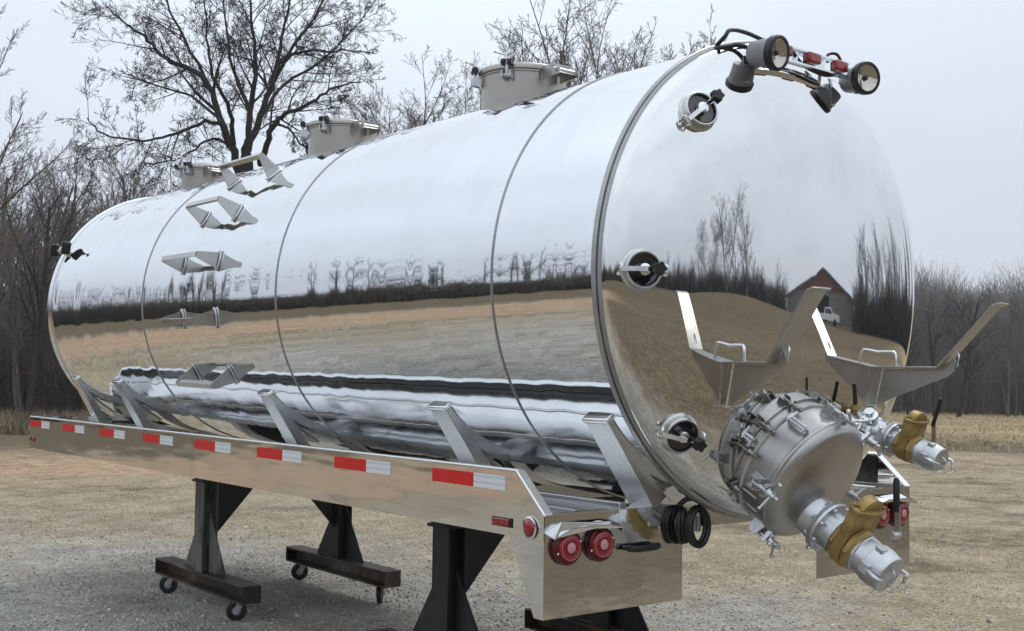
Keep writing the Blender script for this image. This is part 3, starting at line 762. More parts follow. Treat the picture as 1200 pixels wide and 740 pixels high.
# ---- saddles between deck and shell
for side in (-1, 1):
    for yc in (.065, 1.04, 2.644, 4.87, 5.757):
        w = .060; sx_ = side
        q_ = on_shell(yc, -36.5, RT + .016); top = Vector((TX + sx_ * abs(q_.x - TX), yc, q_.z)); bot = Vector((TX + .500 * sx_, yc, -.030))
        YY = Vector((0, 1, 0)); dn = (bot - top).normalized(); nn = Vector((-dn.z, 0, dn.x))
        if nn.x * sx_ < 0: nn = -nn
        dp = .030; ins = -nn * dp
        m = MB(); m.box((top + bot) / 2 - nn * .002, YY * w, (bot - top) / 2, nn * .002)       # outer face
        hb = m.build('saddle', M_mill, tank, bevel=.002)
        for s in (-1, 1):
            yy_ = YY * (s * (w - .004))
            m = MB(); m.prism([top + yy_ - nn * .004, bot + yy_ - nn * .004, bot + yy_ + ins * 2.4, top + yy_ + ins], YY * (.003 * -s)); m.build('side_wall', M_mill, hb, smooth=False)
        m = MB(); q = top + ins * .55 + Vector((0, 0, .004))
        m.box(q - dn * .004 + nn * .004, YY * (w + .007), dn * .011, nn * (dp * .75)); m.build('cap', M_bright, hb, bevel=.007)
        # added strip standing in for the saddle's reflection in the shell
        m = MB(); arc = [on_shell((yc - ZC * 0) - .0, 0)] and [(RT + .003, dg) for dg in (-38, -42, -46, -50, -54, -58, -62)]
        for k in range(len(arc) - 1):
            a_, b_ = [Vector((TX + sx_ * abs(q_.x - TX), q_.y, q_.z)) for q_ in (on_shell(yc, arc[k][1], arc[k][0]), on_shell(yc, arc[k + 1][1], arc[k + 1][0]))]
            if a_.z < -.005: break
            m.prism([a_ - YY * .05, b_ - YY * .05, b_ + YY * .05, a_ + YY * .05], Vector((sx_ * .003, 0, -.003)))
        m.build('mirror_strip', M_mill, hb)

# ---- deck frame
W = 1.043; YY = Vector((0, 1, 0)); ZZ = Vector((0, 0, 1))
for s in (-1, 1):
    m = MB(); m.prism([(s * .50, .02, -.020), (s * 1.038, .02, -.020), (s * 1.038, 5.805, -.020), (s * .50, 5.805, -.020)], (0, 0, -.005))
    m.build('deck', M_deck, tank)
    m = MB()
    m.box((s * .64, 2.9, -.009), .016, 2.85, .0105); m.box((s * .86, 2.9, -.015), .010, 2.85, .0045)
    m.build('deck_rib', M_mill, tank, bevel=.003)
    m = MB()
    for (y0, y1) in ((0.0, 2.878), (2.8805, 5.81)):
        if y0 == 0: poly = [(s * W, 0, -.0165), (s * W, .1486, .1175), (s * W, y1, .1175), (s * W, y1, -.1008), (s * W, 0, -.1008)]
        else: poly = [(s * W, y0, .1175), (s * W, y1, .1175), (s * W, y1, -.1008), (s * W, y0, -.1008)]
        m.prism(poly, (-s * .004, 0, 0))
    rail = m.build('side_rail', M_rail, tank, smooth=False)
    m = MB()  # folded top flange
    m.prism([(s * (W + .001), .150, .1180), (s * (W + .001), 5.81, .1180), (s * (W - .034), 5.81, .1180), (s * (W - .034), .150, .1180)], (0, 0, .006))
    m.prism([(s * (W + .001), .149, .1185), (s * (W + .001), -.001, -.0155), (s * (W - .036), -.001, -.0155), (s * (W - .036), .149, .1185)], (0, -.003, .0034))
    m.tube([(s * (W - .034), .150, .1195), (s * (W - .034), 5.81, .1195)], .003, 6)
    m.tube([(s * (W - .002), -.003, -.016), (s * (W - .002), .148, .1205), (s * (W - .002), 5.81, .1215)], .0052, 8)
    m.build('rail_flange', M_edge, rail, bevel=.001)
    m = MB(); m.box((s * (W - .009), 2.98, .048), .002, 2.82, .060); m.build('rail_dark_sheet', M_rail_dark, rail)  # added sheet, coloured like the tank's dark underside mirrored in the rail
    # tape
    for i in range(8):
        y0 = .208 + i * .7345
        m = MB(); ym = y0 + .182
        m.prism([(s * (W + .0012), ym, .049), (s * (W + .0012), y0 + .442, .049), (s * (W + .0012), y0 + .442, .098), (s * (W + .0012), ym, .098)], (-s * .001, 0, 0), 0)
        m.prism([(s * (W + .0012), y0, .049), (s * (W + .0012), ym, .049), (s * (W + .0012), ym, .098), (s * (W + .0012), y0, .098)], (-s * .001, 0, 0), 1)
        m.build('reflective_tape', [M_red, M_white], rail, smooth=False)
    # rectangular marker and round marker near the rear corner
    m = MB(); m.box((s * (W + .005), .222, -.058), .005, .045, .0125); mk = m.build('side_reflector', M_lens, tank, bevel=.003)
    m = MB(); m.prism([(s * (W + .0008), .166, -.0735), (s * (W + .0008), .276, -.0735), (s * (W + .0008), .276, -.0425), (s * (W + .0008), .166, -.0425)], (s * .004, 0, 0)); m.build('bezel', M_rubber, mk, bevel=.001)
    m = MB(); m.lathe((s * W, .068, -.062), (s, 0, 0), [(.001, .003), (.036, .003), (.038, .006), (.031, .008), (.030, .004)], 32); mk = m.build('marker_lamp', M_bright, tank)
    m = MB(); m.lathe((s * W, .068, -.062), (s, 0, 0), [(.0295, .004), (.028, .010), (.018, .015), (.001, .017)], 32); m.build('lens', M_lens, mk, angle=60)
    m = MB(); m.lathe((s * W, 5.70, -.035), (s, 0, 0), [(.001, .012), (.014, .011), (.019, .004), (.021, .001), (.001, .001)], 20); m.build('amber_marker', M_amber, tank, angle=60)
    m = MB(); m.lathe((s * W, 5.775, -.035), (s, 0, 0), [(.001, .016), (.012, .013), (.016, .004), (.001, .001)], 20); m.build('amber_marker', M_amber, tank, angle=60)
    # main beam under the deck
    m = MB(); m.box((s * .48, 2.95, -.075), .045, 2.7, .042); m.box((s * .78, 2.95, -.06), .03, 2.7, .025); m.build('frame_beam', M_mill, tank)
    # rear box
    xo, xi = s * 1.0415, s * .3894
    m = MB()
    d3 = Vector((xi - xo, 0, 0)); 
    # thin folded plate skin: rear face, outer side, inner side, bottom lip
    m.prism([(xo, 0, -.0165), (xo, .0, -.3555), (xi, 0, -.3555), (xi, 0, -.0165)], (0, .004, 0))
    m.prism([(xo, .004, -.103), (xo, .181, -.103), (xo, .048, -.3555), (xo, .004, -.3555)], (-s * .004, 0, 0))
    rb = m.build('rear_box', M_rail, tank, smooth=False)
    m = MB(); m.prism([(xo, -.0015, -.0165), (xi, -.0015, -.0165), (xi, .0300, -.0165), (xo, .0300, -.0165)], (0, 0, .0035)); m.build('top_flange', M_bright, rb)
    for x_ in (.950, .803):
        m = MB(); c = Vector((s * x_, 0, -.124))
        m.lathe(c, -YY, [(.001, .002), (.060, .002), (.061, .012), (.057, .022), (.050, .026), (.0485, .020), (.001, .020)], 40)
        tl = m.build('tail_light', plain('dark_red_bezel', (.10, .006, .008), .3, .1, 10) if 'dark_red_bezel' not in bpy.data.materials else bpy.data.materials['dark_red_bezel'], tank)
        m = MB(); m.lathe(c, -YY, [(.048, .020), (.047, .028), (.040, .033), (.022, .0345)], 40); m.build('lens', M_lens, tl, angle=50)
        m = MB(); m.lathe(c, -YY, [(.0405, .0322), (.0405, .0340), (.0392, .0342), (.0390, .0325)], 40); m.build('lens_ring', M_lens_in, tl, angle=50)
        m = MB(); m.lathe(c, -YY, [(.0185, .0345), (.017, .0365), (.001, .0375)], 40); m.build('lens_centre', M_lens_in, tl, angle=50)
        for a in (200, 20):
            m = MB(); m.lathe(c + Vector((cos(radians(a)) * .052, -.022, sin(radians(a)) * .052)), -YY, [(.001, .005), (.004, .003), (.0045, 0)], 10); m.build('screw', M_bright, tl)
    # rain hood over the two lamps
    m = MB(); x0_, x1_ = s * 1.036, s * .735
    z_ = -.048
    m.prism([(x0_, 0, z_ - .030), (s * .965, 0, z_ + .004), (s * .800, 0, z_ + .004), (x1_, 0, z_ - .006), (x1_, -.055, z_ - .022), (s * .800, -.058, z_ - .010), (s * .965, -.058, z_ - .010), (x0_, -.050, z_ - .042)], (0, 0, .0035))
    m.prism([(s * .740, -.001, z_ - .006), (x1_, -.001, z_ - .006), (x1_, -.054, z_ - .022), (x1_, -.05, z_ - .036)], (s * .003, 0, 0))
    m.build('lamp_hood', M_bright, tank, smooth=False)
# front end plate and rear cross plate
m = MB(); m.box((0, 5.806, .012), W - .006, .003, .108); m.box((0, 5.79, .1195), W - .04, .018, .0015); m.build('front_plate', M_rail, tank)
m = MB(); m.box((0, .130, -.070), .383, .003, .053); m.build('rear_cross_plate', M_rail, tank)
for y in (1.1, 2.6, 4.0, 5.3):
    m = MB(); m.box((0, y, -.075), .43, .04, .035); m.build('cross_member', M_mill, tank)
# small black rubber handle on the left rear box
m = MB(); m.tube(bez([(-.690, -.004, -.146), (-.682, -.026, -.147), (-.65, -.036, -.150), (-.61, -.036, -.151), (-.56, -.034, -.150), (-.535, -.020, -.150), (-.532, -.004, -.149)], 6), [.0085] * 6 + [.012] * 25 + [.0085] * 6, 10)
m.build('pull_handle', M_rubber, tank)

# ---- manway on the rear head
MC = Vector((-.104, -.2, .177)); MD = Vector((.046, -1, -.571)).normalized(); MR = .232
MA = MD.cross(ZZ).normalized(); MBv = MA.cross(MD).normalized()   # right, up in the manway's plane
def MW(t_, a, r): return MC + MD * t_ + (MA * cos(radians(a)) + MBv * sin(radians(a))) * r
if MA.x < 0: MA = -MA
m = MB(); m.lathe(MC, MD, [(MR, -.16), (MR, .152), (MR + .006, .155), (MR + .006, .167), (MR - .006, .169)], 96); mw = m.build('manway', M_lid, tank)
m = MB(); m.lathe(MC, MD, [(MR + .0005, .012), (MR + .009, .014), (MR + .010, .024), (MR + .0005, .026)], 96); m.build('base_flange', M_satin, mw)
m = MB(); m.lathe(MC, MD, [(MR + .0005, .054), (MR + .008, .055), (MR + .0085, .064), (MR + .0005, .065)], 96); m.build('ring_band', M_gasket, mw)
m = MB(); m.lathe(MC, MD, [(MR + .004, .1695), (MR + .009, .170), (MR + .010, .176), (MR + .008, .181), (MR + .003, .183), (MR + .002, .188), (MR - .001, .195), (MR - .008, .201)] + [(MR * .955 * cos(pi / 2 * k / 10) , .202 + .034 * sin(pi / 2 * k / 10) ) for k in range(1, 10)] + [(.001, .236)], 96)
m.build('lid', M_lid, mw, angle=60)
for a in (92, 186, 246, 300, 346, 40):
    rd = (MW(0, a, 1) - MC).normalized(); clamp(MW(.157, a, MR + .002), MD, rd, 1.0, .75).build('lid_clamp', M_galv, mw)
for a in (72, 116, 146, 170, 205):
    rd = (MW(0, a, 1) - MC).normalized(); clamp(MW(.022, a, MR - .002), MD, rd, .74, .4, bars=(a in (118, 72))).build('base_clamp', M_dullclamp, mw)
for (a, l0, l1) in ((128, .085, .16), (160, .0, .04)):
    m = MB(); p = MW(l0, a, MR + .028); q = MW(l1, a, MR + .028); rd = (MW(0, a, 1) - MC).normalized(); tg = MD.cross(rd)
    m.tube([p - tg * .028, p - tg * .0], .006, 8); m.tube([p, q], .006, 8); m.tube([q, q - rd * .03], .006, 8); m.tube([p + tg * .02, p - tg * .03], .005, 8)
    m.tube([p + tg * .012, q + tg * .012, q + tg * .03], .005, 8); m.box(p - rd * .012, tg * .012, rd * .018, MD * .006)
    m.build('swing_bolt', M_galv, mw)
for a in (205, 222):
    m = MB(); m.tube([MW(.067, a, MR + .0015), MW(.134, a, MR + .0015)], .0028, 6); m.build('weld_line', M_galv, mw)

# ---- valves
def camlock_valve(name, S, d, sc_, Rn, tl, parent_name, handle_side=1, handle_up=.17, thin=False):
    d = Vector(d).normalized(); rt = d.cross(ZZ).normalized(); up_ = rt.cross(d).normalized()
    if rt.x < 0: rt = -rt
    S = Vector(S)
    L_ = tl
    m = MB(); m.lathe(S, d, [(Rn * 1.08, -.10), (Rn * 1.08, L_['f0'] - .02), (Rn * 1.0, L_['f0'] - .012), (Rn * 1.0, L_['f0'])], 48)
    m.lathe(S, d, [(Rn * 1.0, L_['f0']), (Rn * 1.36, L_['f0'] + .001), (Rn * 1.38, L_['f0'] + .008), (Rn * 1.3, L_['f0'] + .011), (Rn * 1.3, L_['f0'] + .013), (Rn * 1.38, L_['f0'] + .016), (Rn * 1.36, L_['f0'] + .024), (Rn * 1.02, L_['f0'] + .026)], 48)
    m.lathe(S, d, [(Rn * 1.02, L_['f0'] + .026), (Rn * 1.02, L_['b0'] - .03), (Rn * 1.09, L_['b0'] - .028), (Rn * 1.09, L_['b0'] - .018), (Rn * 1.0, L_['b0'] - .016), (Rn * 1.0, L_['b0'] + .01)], 48)
    ob = m.build(name, M_galv, tank)
    m = MB()
    for k in range(8):
        a = 2 * pi * (k + .5) / 8; p = S + d * (L_['f0'] - .006) + (rt * cos(a) + up_ * sin(a)) * Rn * 1.24
        m.lathe(p, d, [(.001, -.008), (.008 * sc_, -.008), (.008 * sc_, .0), (.005 * sc_, .001), (.005 * sc_, .036), (.008 * sc_, .036), (.008 * sc_, .044), (.001, .044)], 6)
    m.build('flange_bolts', M_galv, ob)
    # gate body: a flat housing that rises to an oval bonnet
    b0, b1 = L_['b0'], L_['b1']; w0 = Rn * 1.12; hh = L_['h']; bl = []
    for k in range(17):
        a = pi + pi * k / 16; bl.append((cos(a) * w0, sin(a) * w0 * 1.05))
    poly = bl + [(w0 * .98, hh * .55), (w0 * .98, hh), (-w0 * .98, hh), (-w0 * .98, hh * .55)]
    m = MB(); m.prism([S + d * b0 + rt * x_ + up_ * y_ for x_, y_ in poly], d * (b1 - b0) * .56)
    m.lathe(S, d, [(Rn * .98, b0 + (b1 - b0) * .55), (Rn * 1.14, b0 + (b1 - b0) * .6), (Rn * 1.16, b1 - .012), (Rn * 1.0, b1)], 8)
    m.lathe(S, d, [(Rn * .98, b0), (Rn * 1.1, b0 - .004), (Rn * 1.12, b0 - .014), (Rn * 1.0, b0 - .018)], 8)
    bd = m.build('gate_body', M_brass, ob, bevel=.0018)
    bc = S + d * (b0 + (b1 - b0) * .31) + up_ * hh
    m = MB(); ov = []
    for k in range(32):
        a = 2 * pi * k / 32; ov.append(bc + rt * (cos(a) * w0 * 1.18) + d * (sin(a) * (b1 - b0) * .56))
    m.prism(ov, up_ * .012 * sc_)
    cyl = []
    for k in range(17):
        a = pi * k / 16; cyl.append(bc + up_ * (.012 * sc_ + sin(a) * .038 * sc_) - rt * (cos(a) * w0 * .74) - d * (b1 - b0) * .30)
    m.prism(cyl, d * (b1 - b0) * .56)
    m.build('bonnet', M_brass, bd, bevel=.003)
    for a in (30, 150, 210, 330):
        q = bc + rt * (cos(radians(a)) * w0 * .98) + d * (sin(radians(a)) * (b1 - b0) * .44)
        m = MB(); m.lathe(q + up_ * .012 * sc_, up_, [(.001, 0), (.007 * sc_, 0), (.007 * sc_, .008 * sc_), (.001, .009 * sc_)], 6); m.build('bonnet_bolt', M_brass, bd)
    # coupler + cap
    e0, e1 = b1 - .004, L_['e']
    m = MB(); m.lathe(S, d, [(Rn * .93, e0), (Rn * 1.0, e0 + .004), (Rn * 1.02, e0 + .012), (Rn * .97, e0 + .016), (Rn * .97, e0 + (e1 - e0) * .42), (Rn * 1.05, e0 + (e1 - e0) * .45), (Rn * 1.05, e0 + (e1 - e0) * .68), (Rn * .97, e1 - .012), (Rn * .97, e1 - .004), (Rn * .93, e1), (Rn * .85, e1 - .003), (.001, e1 - .003)], 48)
    cp = m.build('camlock_cap', M_galv, ob)
    m = MB(); m.box(S + d * (e0 + (e1 - e0) * .57) - rt * Rn * .40 + up_ * Rn * 1.0, rt * .016 * sc_, d * (e1 - e0) * .12, up_ * .006 * sc_); m.build('name_plate', M_galv, cp, bevel=.002)
    for s in (-1, 1):
        m = MB(); m.box(S + d * (e0 + (e1 - e0) * .57) + rt * s * Rn * 1.06, rt * .012 * sc_, d * (e1 - e0) * .14, up_ * .018 * sc_); m.build('cam_lug', M_galv, cp, bevel=.002)
        p = S + d * (e0 + (e1 - e0) * .6) + rt * s * Rn * 1.12
        m = MB(); m.tube(bez([p, p + d * (e1 - e0) * .45 + rt * s * .012 * sc_, S + d * (e1 + .012) + rt * s * Rn * (1.2 if s > 0 else .5) - up_ * .01, S + d * (e1 + .018) + rt * s * Rn * (1.15 if s > 0 else .12) - up_ * .03 * sc_], 6), [.0075 * sc_] * 12 + [.0055 * sc_] * 7, 8)
        c = S + d * (e1 + .022) + rt * s * Rn * (1.2 if s > 0 else .08) - up_ * .036 * sc_
        m.tube([c + (d * cos(2 * pi * k / 16) + up_ * sin(2 * pi * k / 16)) * .013 * sc_ for k in range(16)], .002 * sc_, 6, closed=True)
        m.build('cam_lever', M_galv, cp)
    m = MB(); m.tube(bez([S + d * e1 - up_ * Rn * .45 - rt * .0, S + d * (e1 + .016) - up_ * Rn * .2, S + d * (e1 + .016) + up_ * Rn * .1, S + d * e1 + up_ * Rn * .3], 5), .004 * sc_, 8)
    m.build('cap_handle', M_galv, cp)
    # operating handle on the right
    hx = S + d * (b0 + (b1 - b0) * .8 + L_['hd']) + rt * w0 * L_['hx'] + ZZ * L_['hz']; 
    m = MB(); m.lathe(hx - rt * .035 + up_ * .0, rt, [(.001, 0), (.014 * sc_, 0), (.014 * sc_, .045), (.001, .046)], 12)
    m.prism([hx + d * -.010 * sc_, hx + d * .016 * sc_, hx + d * .014 * sc_ + ZZ * handle_up * .52, hx - d * .006 * sc_ + ZZ * handle_up * .52], rt * .005)
    m.lathe(hx - rt * .01, rt, [(.011, 0), (.011, .026), (.001, .027)], 6)
    hd = m.build('handle', M_galv, ob)
    lean = Vector(L_.get('lean', (0, 0, 1))).normalized()
    m = MB(); p = hx + ZZ * handle_up * .42
    m.tube([p, p + lean * handle_up * .12, p + lean * handle_up * .55, p + lean * handle_up * .62], [.009 * sc_, .0115 * sc_, .0115 * sc_, .007 * sc_] if not thin else .007, 12)
    m.build('grip', M_rubber, hd)
    return ob
camlock_valve('large_valve', (-.085, -.325, -.026), MD, 1.0, .070, dict(f0=.078, b0=.172, b1=.245, h=.140, e=.370, hx=1.75, hd=.075, hz=.085), 'manway', handle_up=.19)
VD = Vector((.0, -.40, -.135))
camlock_valve('small_valve', (.255, -.34, .262), VD, .75, .047, dict(f0=.095, b0=.160, b1=.222, h=.098, e=.315, hx=1.5, hd=.02, hz=.02, lean=(.0, -.32, .95)), 'nozzle', handle_up=.17, thin=True)
# tee with a small cock ahead of the small valve
m = MB(); p = Vector((.255, -.34, .262)); d = VD.normalized(); rt = Vector((1, 0, 0))
m.lathe(p, d, [(.052, -.02), (.060, -.018), (.060, .0), (.052, .003), (.052, .02), (.058, .024), (.058, .04), (.05, .044)], 8)
m.lathe(p + d * .02, (-.6, -.25, .75), [(.02, .03), (.022, .06), (.03, .062), (.03, .08), (.018, .082), (.018, .1), (.001, .1)], 12)
m.lathe(p + d * .03, (-.75, -.4, -.4), [(.016, .03), (.016, .075), (.022, .077), (.022, .09), (.001, .091)], 6)
m.build('pipe_tee', M_bright, tank)
# black gauge cock handle behind the racks
m = MB(); p = Vector((.20, -.32, .345)); m.tube([p, p + Vector((0, 0, .03)), p + Vector((-.005, .0, .085))], [.008, .008, .007], 10); m.build('cock_handle', M_rubber, tank)
m = MB(); m.tube(bez([D_(.22, -.47), p + Vector((.03, .03, -.02)), p + Vector((0, 0, .004))], 6), .013, 10); m.lathe(p + Vector((0, 0, -.012)), ZZ, [(.001, 0), (.018, 0), (.018, .018), (.001, .018)], 6); m.build('gauge_cock', M_brass, tank)

# ---- sight glasses
def sight_glass(x, u_, rot, view):
    c = D_(x, u_, -.004); n = dome_n(x, u_); a = n.cross(ZZ).normalized()
    if a.x < 0: a = -a
    bb = a.cross(n).normalized(); 
    if bb.z < 0: bb = -bb
    R_ = .062
    m = MB(); m.lathe(c - n * .01, n, [(R_ + .010, -.005), (R_ + .010, .014), (R_ + .006, .019), (R_ + .003, .021), (R_ + .003, .043), (R_ - .001, .047), (R_ - .005, .047), (R_ - .008, .042), (R_ - .010, .03), (R_ - .012, .012)], 48)
    sg = m.build('sight_glass', M_mill, tank)
    m = MB(); m.lathe(c - n * .01, n, [(R_ - .006, .0445), (R_ - .010, .046), (R_ - .011, .036)], 48); m.build('gasket', M_rubber, sg)
    m = MB(); m.lathe(c - n * .01, n, [(R_ - .010, .037), (R_ * .5, .034), (.001, .033)], 48); m.build('pane', M_darkglass, sg)
    m = MB(); m.lathe(c - n * .01, n, [(R_ * .34, .037), (R_ * .32, .054), (R_ * .2, .058), (.001, .060)], 32); m.build('inner_ring', M_bright, sg)
    ra = radians(rot); e1_ = a * cos(ra) + bb * sin(ra); e2_ = -a * sin(ra) + bb * cos(ra)
    # bridge strap
    path = [c - e1_ * (R_ + .022) + n * .018, c - e1_ * (R_ + .020) + n * .040, c - e1_ * (R_ * .6) + n * .058, c + n * .066, c + e1_ * (R_ * .6) + n * .058, c + e1_ * (R_ + .020) + n * .040, c + e1_ * (R_ + .022) + n * .018]
    m = MB()
    for i in range(len(path) - 1):
        q0, q1 = path[i], path[i + 1]; hw = .008
        m.prism([q0 - e2_ * hw, q1 - e2_ * hw, q1 + e2_ * hw, q0 + e2_ * hw], n * .005)
    for s in (-1, 1):
        q = c + e1_ * s * (R_ + .018) + n * .018
        m.tube(bez([q - n * .012 - e2_ * .014, q + n * .012 - e2_ * .018, q + n * .02, q + n * .012 + e2_ * .018, q - n * .012 + e2_ * .014], 5), .0045, 8)
    m.build('strap', M_bright, sg)
    kc = c + n * .068 + view[0] * e1_ + view[1] * e2_
    m = MB(); m.tube([kc - n * .01, kc + n * .02], .007, 8)
    V_ = []
    for k in range(20):
        ang_ = 2 * pi * k / 20; rk = .021 + .004 * cos(5 * ang_); V_.append(kc + n * .016 + a * rk * cos(ang_) + bb * rk * sin(ang_))
    m.prism(V_, n * .026); m.build('knob', M_rubber, sg, bevel=.003)
sight_glass(-.538, .541, 38, (.03, .0))
sight_glass(-.785, -.021, 0, (.028, .0))
sight_glass(-.580, -.562, -8, (.034, .0))
# ---- hose racks
def hose_rack(x_, k):
    u0 = -.318; p0 = D_(x_, u0); n0 = dome_n(x_, u0); nx = Vector((n0.x, n0.y, 0)).normalized(); wx = Vector((-nx.y, nx.x, 0)); hw = .040
    z0 = p0.z
    def P(s, z): return p0 + nx * (s * k) + Vector((0, 0, z - .498))
    prof = [(-.012, .500), (.250, .498), (.452, .722), (.480, .730)]
    m = MB()
    for i in range(len(prof) - 1):
        a, b_ = P(*prof[i]), P(*prof[i + 1]); nn = (b_ - a).cross(wx).normalized()
        if nn.z > 0: nn = -nn
        m.prism([a - wx * hw, b_ - wx * hw, b_ + wx * hw, a + wx * hw], nn * .006)
    rk = m.build('hose_rack', M_rack, tank, bevel=.0015)
    web = [(-.01, .492), (.250, .490), (.300, .532), (.306, .515), (.300, .485), (.275, .462), (.22, .440), (.08, .385), (.005, .350), (-.02, .350)]
    m = MB(); m.prism([P(s, z) - wx * .0025 for s, z in web], wx * .005); m.build('web_plate', M_rack, rk, smooth=False)
    m = MB()   # bar down the root of the web
    a = D_(x_, u0 + .004, .030); b_ = D_(x_, u0 - .152, .018)
    m.tube(bez([a, b_], 6), .0062, 10)
    m.build('root_bar', M_bright, rk)
    m = MB(); c_ = D_(x_, u0) + nx * .0 + Vector((0, 0, .058))
    m.tube(bez([c_ - nx * .01, c_ + nx * .055, c_ + nx * .078 - Vector((0, 0, .008)), c_ + nx * .082 - Vector((0, 0, .058))], 6), .0058, 8)
    m.build('retainer', M_bright, rk)
    q = D_(x_, u0 - .156)
    m = MB(); m.prism([q - wx * .05 - n0 * .01, q + wx * .05 - n0 * .01, q + wx * .045 + n0 * .012, q - wx * .045 + n0 * .012], Vector((0, 0, .004))); m.build('foot_pad', M_rack, rk)
    m = MB(); m.tube(bez([P(.262, .50) + wx * .010, P(.292, .552) + wx * .010, P(.312, .540) + wx * .010, P(.308, .50) + wx * .006], 5), .0035, 8); m.build('weld_loop', M_bright, rk)
hose_rack(-.425, .91)
hose_rack(.434, 1.03)
# ---- rear work lamps
for s in (-1, 1):
    c = Vector((s * .267, -.309, 1.602)); aim = Vector((.10, -1.0, -.18)).normalized() if s < 0 else Vector((-.22, -1.0, -.10)).normalized()
    m = MB(); m.lathe(c, aim, [(.001, -.085), (.040, -.085), (.044, -.080), (.056, .0), (.057, .006)], 48); lp = m.build('work_lamp', M_housing, tank)
    m = MB(); m.lathe(c, aim, [(.057, .004), (.063, .006), (.064, .028), (.060, .034), (.052, .035), (.050, .030)], 48); m.build('bezel', M_rubber, lp)
    m = MB(); m.lathe(c, aim, [(.052, .030), (.035, .022), (.001, .014)], 48); m.build('lens', M_glass, lp, angle=60)
    m = MB(); m.lathe(c, aim, [(.009, .016), (.009, .022), (.001, .023)], 16); m.build('bulb', M_rubber, lp)
    m = MB(); base = D_(s * .245, .80)
    b1_ = c + aim * -.03 - ZZ * .052
    m.prism([base - XX * .018, base + XX * .018, b1_ + XX * .018, b1_ - XX * .018], Vector((0, -.006, -.003)))
    m.tube([b1_ - ZZ * .003, c - ZZ * .03 - aim * .03], .008, 8)
    m.build('bracket', M_bright, lp)
# light bar with three red markers
m = MB(); z_ = 1.640; y_ = -.262
barP = [Vector((-.235, y_, z_)), Vector((.235, y_, z_))]
m.box((0, y_, z_ + .020), .235, .016, .004); m.box((0, y_ - .0, z_ - .030), .235, .014, .004)
for x_ in (-.23, -.08, .08, .23): m.box((x_, y_, z_ - .005), .005, .010, .016)
for x_ in (-.19, .19):
    q = D_(x_, .82); m.prism([q - XX * .012, q + XX * .012, Vector((x_ + .012, y_, z_ - .02)), Vector((x_ - .012, y_, z_ - .02))], Vector((0, -.004, 0)))
lb = m.build('light_bar', M_bright, tank)
for x_ in (-.165, .0, .165):
    m = MB(); m.box((x_, y_ - .020, z_ - .002), .036, .014, .020); mk = m.build('marker_light', M_lens, lb, bevel=.007)
    m = MB(); m.box((x_, y_ - .004, z_ - .005), .031, .005, .017); m.build('marker_base', M_rubber, mk)
# wiring
m = MB()
m.tube(bez([T(-.11, -.33, RT - .055), T(-.15, -.33, RT - .03), T(-.15, -.30, RT - .0), T(-.15, -.22, RT + .008), T(-.17, -.12, RT - .012), (-.13, -.27, 1.655), (-.02, -.25, 1.618), (.10, -.25, 1.602), (.17, -.25, 1.612)], 8), .008, 8)
m.tube(bez([(.13, -.25, 1.655), (.15, -.24, 1.69), (.19, -.25, 1.695), (.205, -.262, 1.66)], 6), .006, 8)
m.tube(bez([T(-.115, -.36, RT - .075), T(-.15, -.30, RT - .06), T(-.17, -.27, RT - .055), (-.22, -.28, 1.61)], 8), .009, 8)
m.build('wiring', M_rubber, tank)
# lamp pair on the front rim
c = on_shell(YF, 27, RT + .02); rd = radial_dir(27)
m = MB(); m.box(c + rd * .01, rd * .025, NRM * .025, tang_dir(27) * .022); m.box(c + rd * .02, rd * .009, NRM * .11, tang_dir(27) * .009); fb = m.build('front_lamp_mount', M_mill, tank, bevel=.006)
for s, dd in ((-1, .15), (1, .12)):
    q = c + NRM * s * dd + rd * .03; up_t = (UP * .9 - NRM * .35).normalized()
    m = MB(); m.box(q, up_t * .048, NRM.cross(up_t) * .035, up_t.cross(NRM.cross(up_t)) * .018); lo = m.build('front_lamp', M_rubber, fb, bevel=.012)

# ---- cable coil hanging under the rim
m = MB()
for (cx_, cy_, cz_, rx_, rz_, nl, tw) in ((-.404, -.004, -.088, .028, .058, 3, .35), (-.372, -.044, -.090, .043, .064, 4, -.05)):
    cy = []
    for k in range(nl * 40 + 1):
        a = 2 * pi * k / 40; lp_ = k / 40
        ex = rx_ * (1 + .05 * sin(lp_ * 2.1)) * cos(a); cy.append(Vector((cx_ + ex * cos(tw) + .007 * sin(lp_ * 2.9), cy_ - .0075 * lp_ + ex * sin(tw), cz_ + rz_ * (1 + .05 * sin(lp_ * 1.7 + 1)) * sin(a))))
    m.tube(cy, .0095, 8)
m.tube(bez([(-.42, -.01, -.015), (-.40, -.04, .01), (-.36, -.07, -.0), (-.31, -.08, -.03)], 6), .0095, 8)
m.tube(bez([(-.36, -.06, -.02), (-.33, -.03, .03), (-.30, .02, .04)], 6), .0095, 8)
coil = m.build('cable_coil', M_rubber, None, origin=(-.33, -.04, -.02))
tag(coil, 'coil of thick black cable hanging below the tank rim beside the left rear box', 'cable')
m = MB(); m.lathe((-.325, -.02, -.06), (.0, .1, -1), [(.001, 0), (.015, 0), (.015, .05), (.01, .055), (.001, .055)], 12); m.build('plug', M_galv, coil)

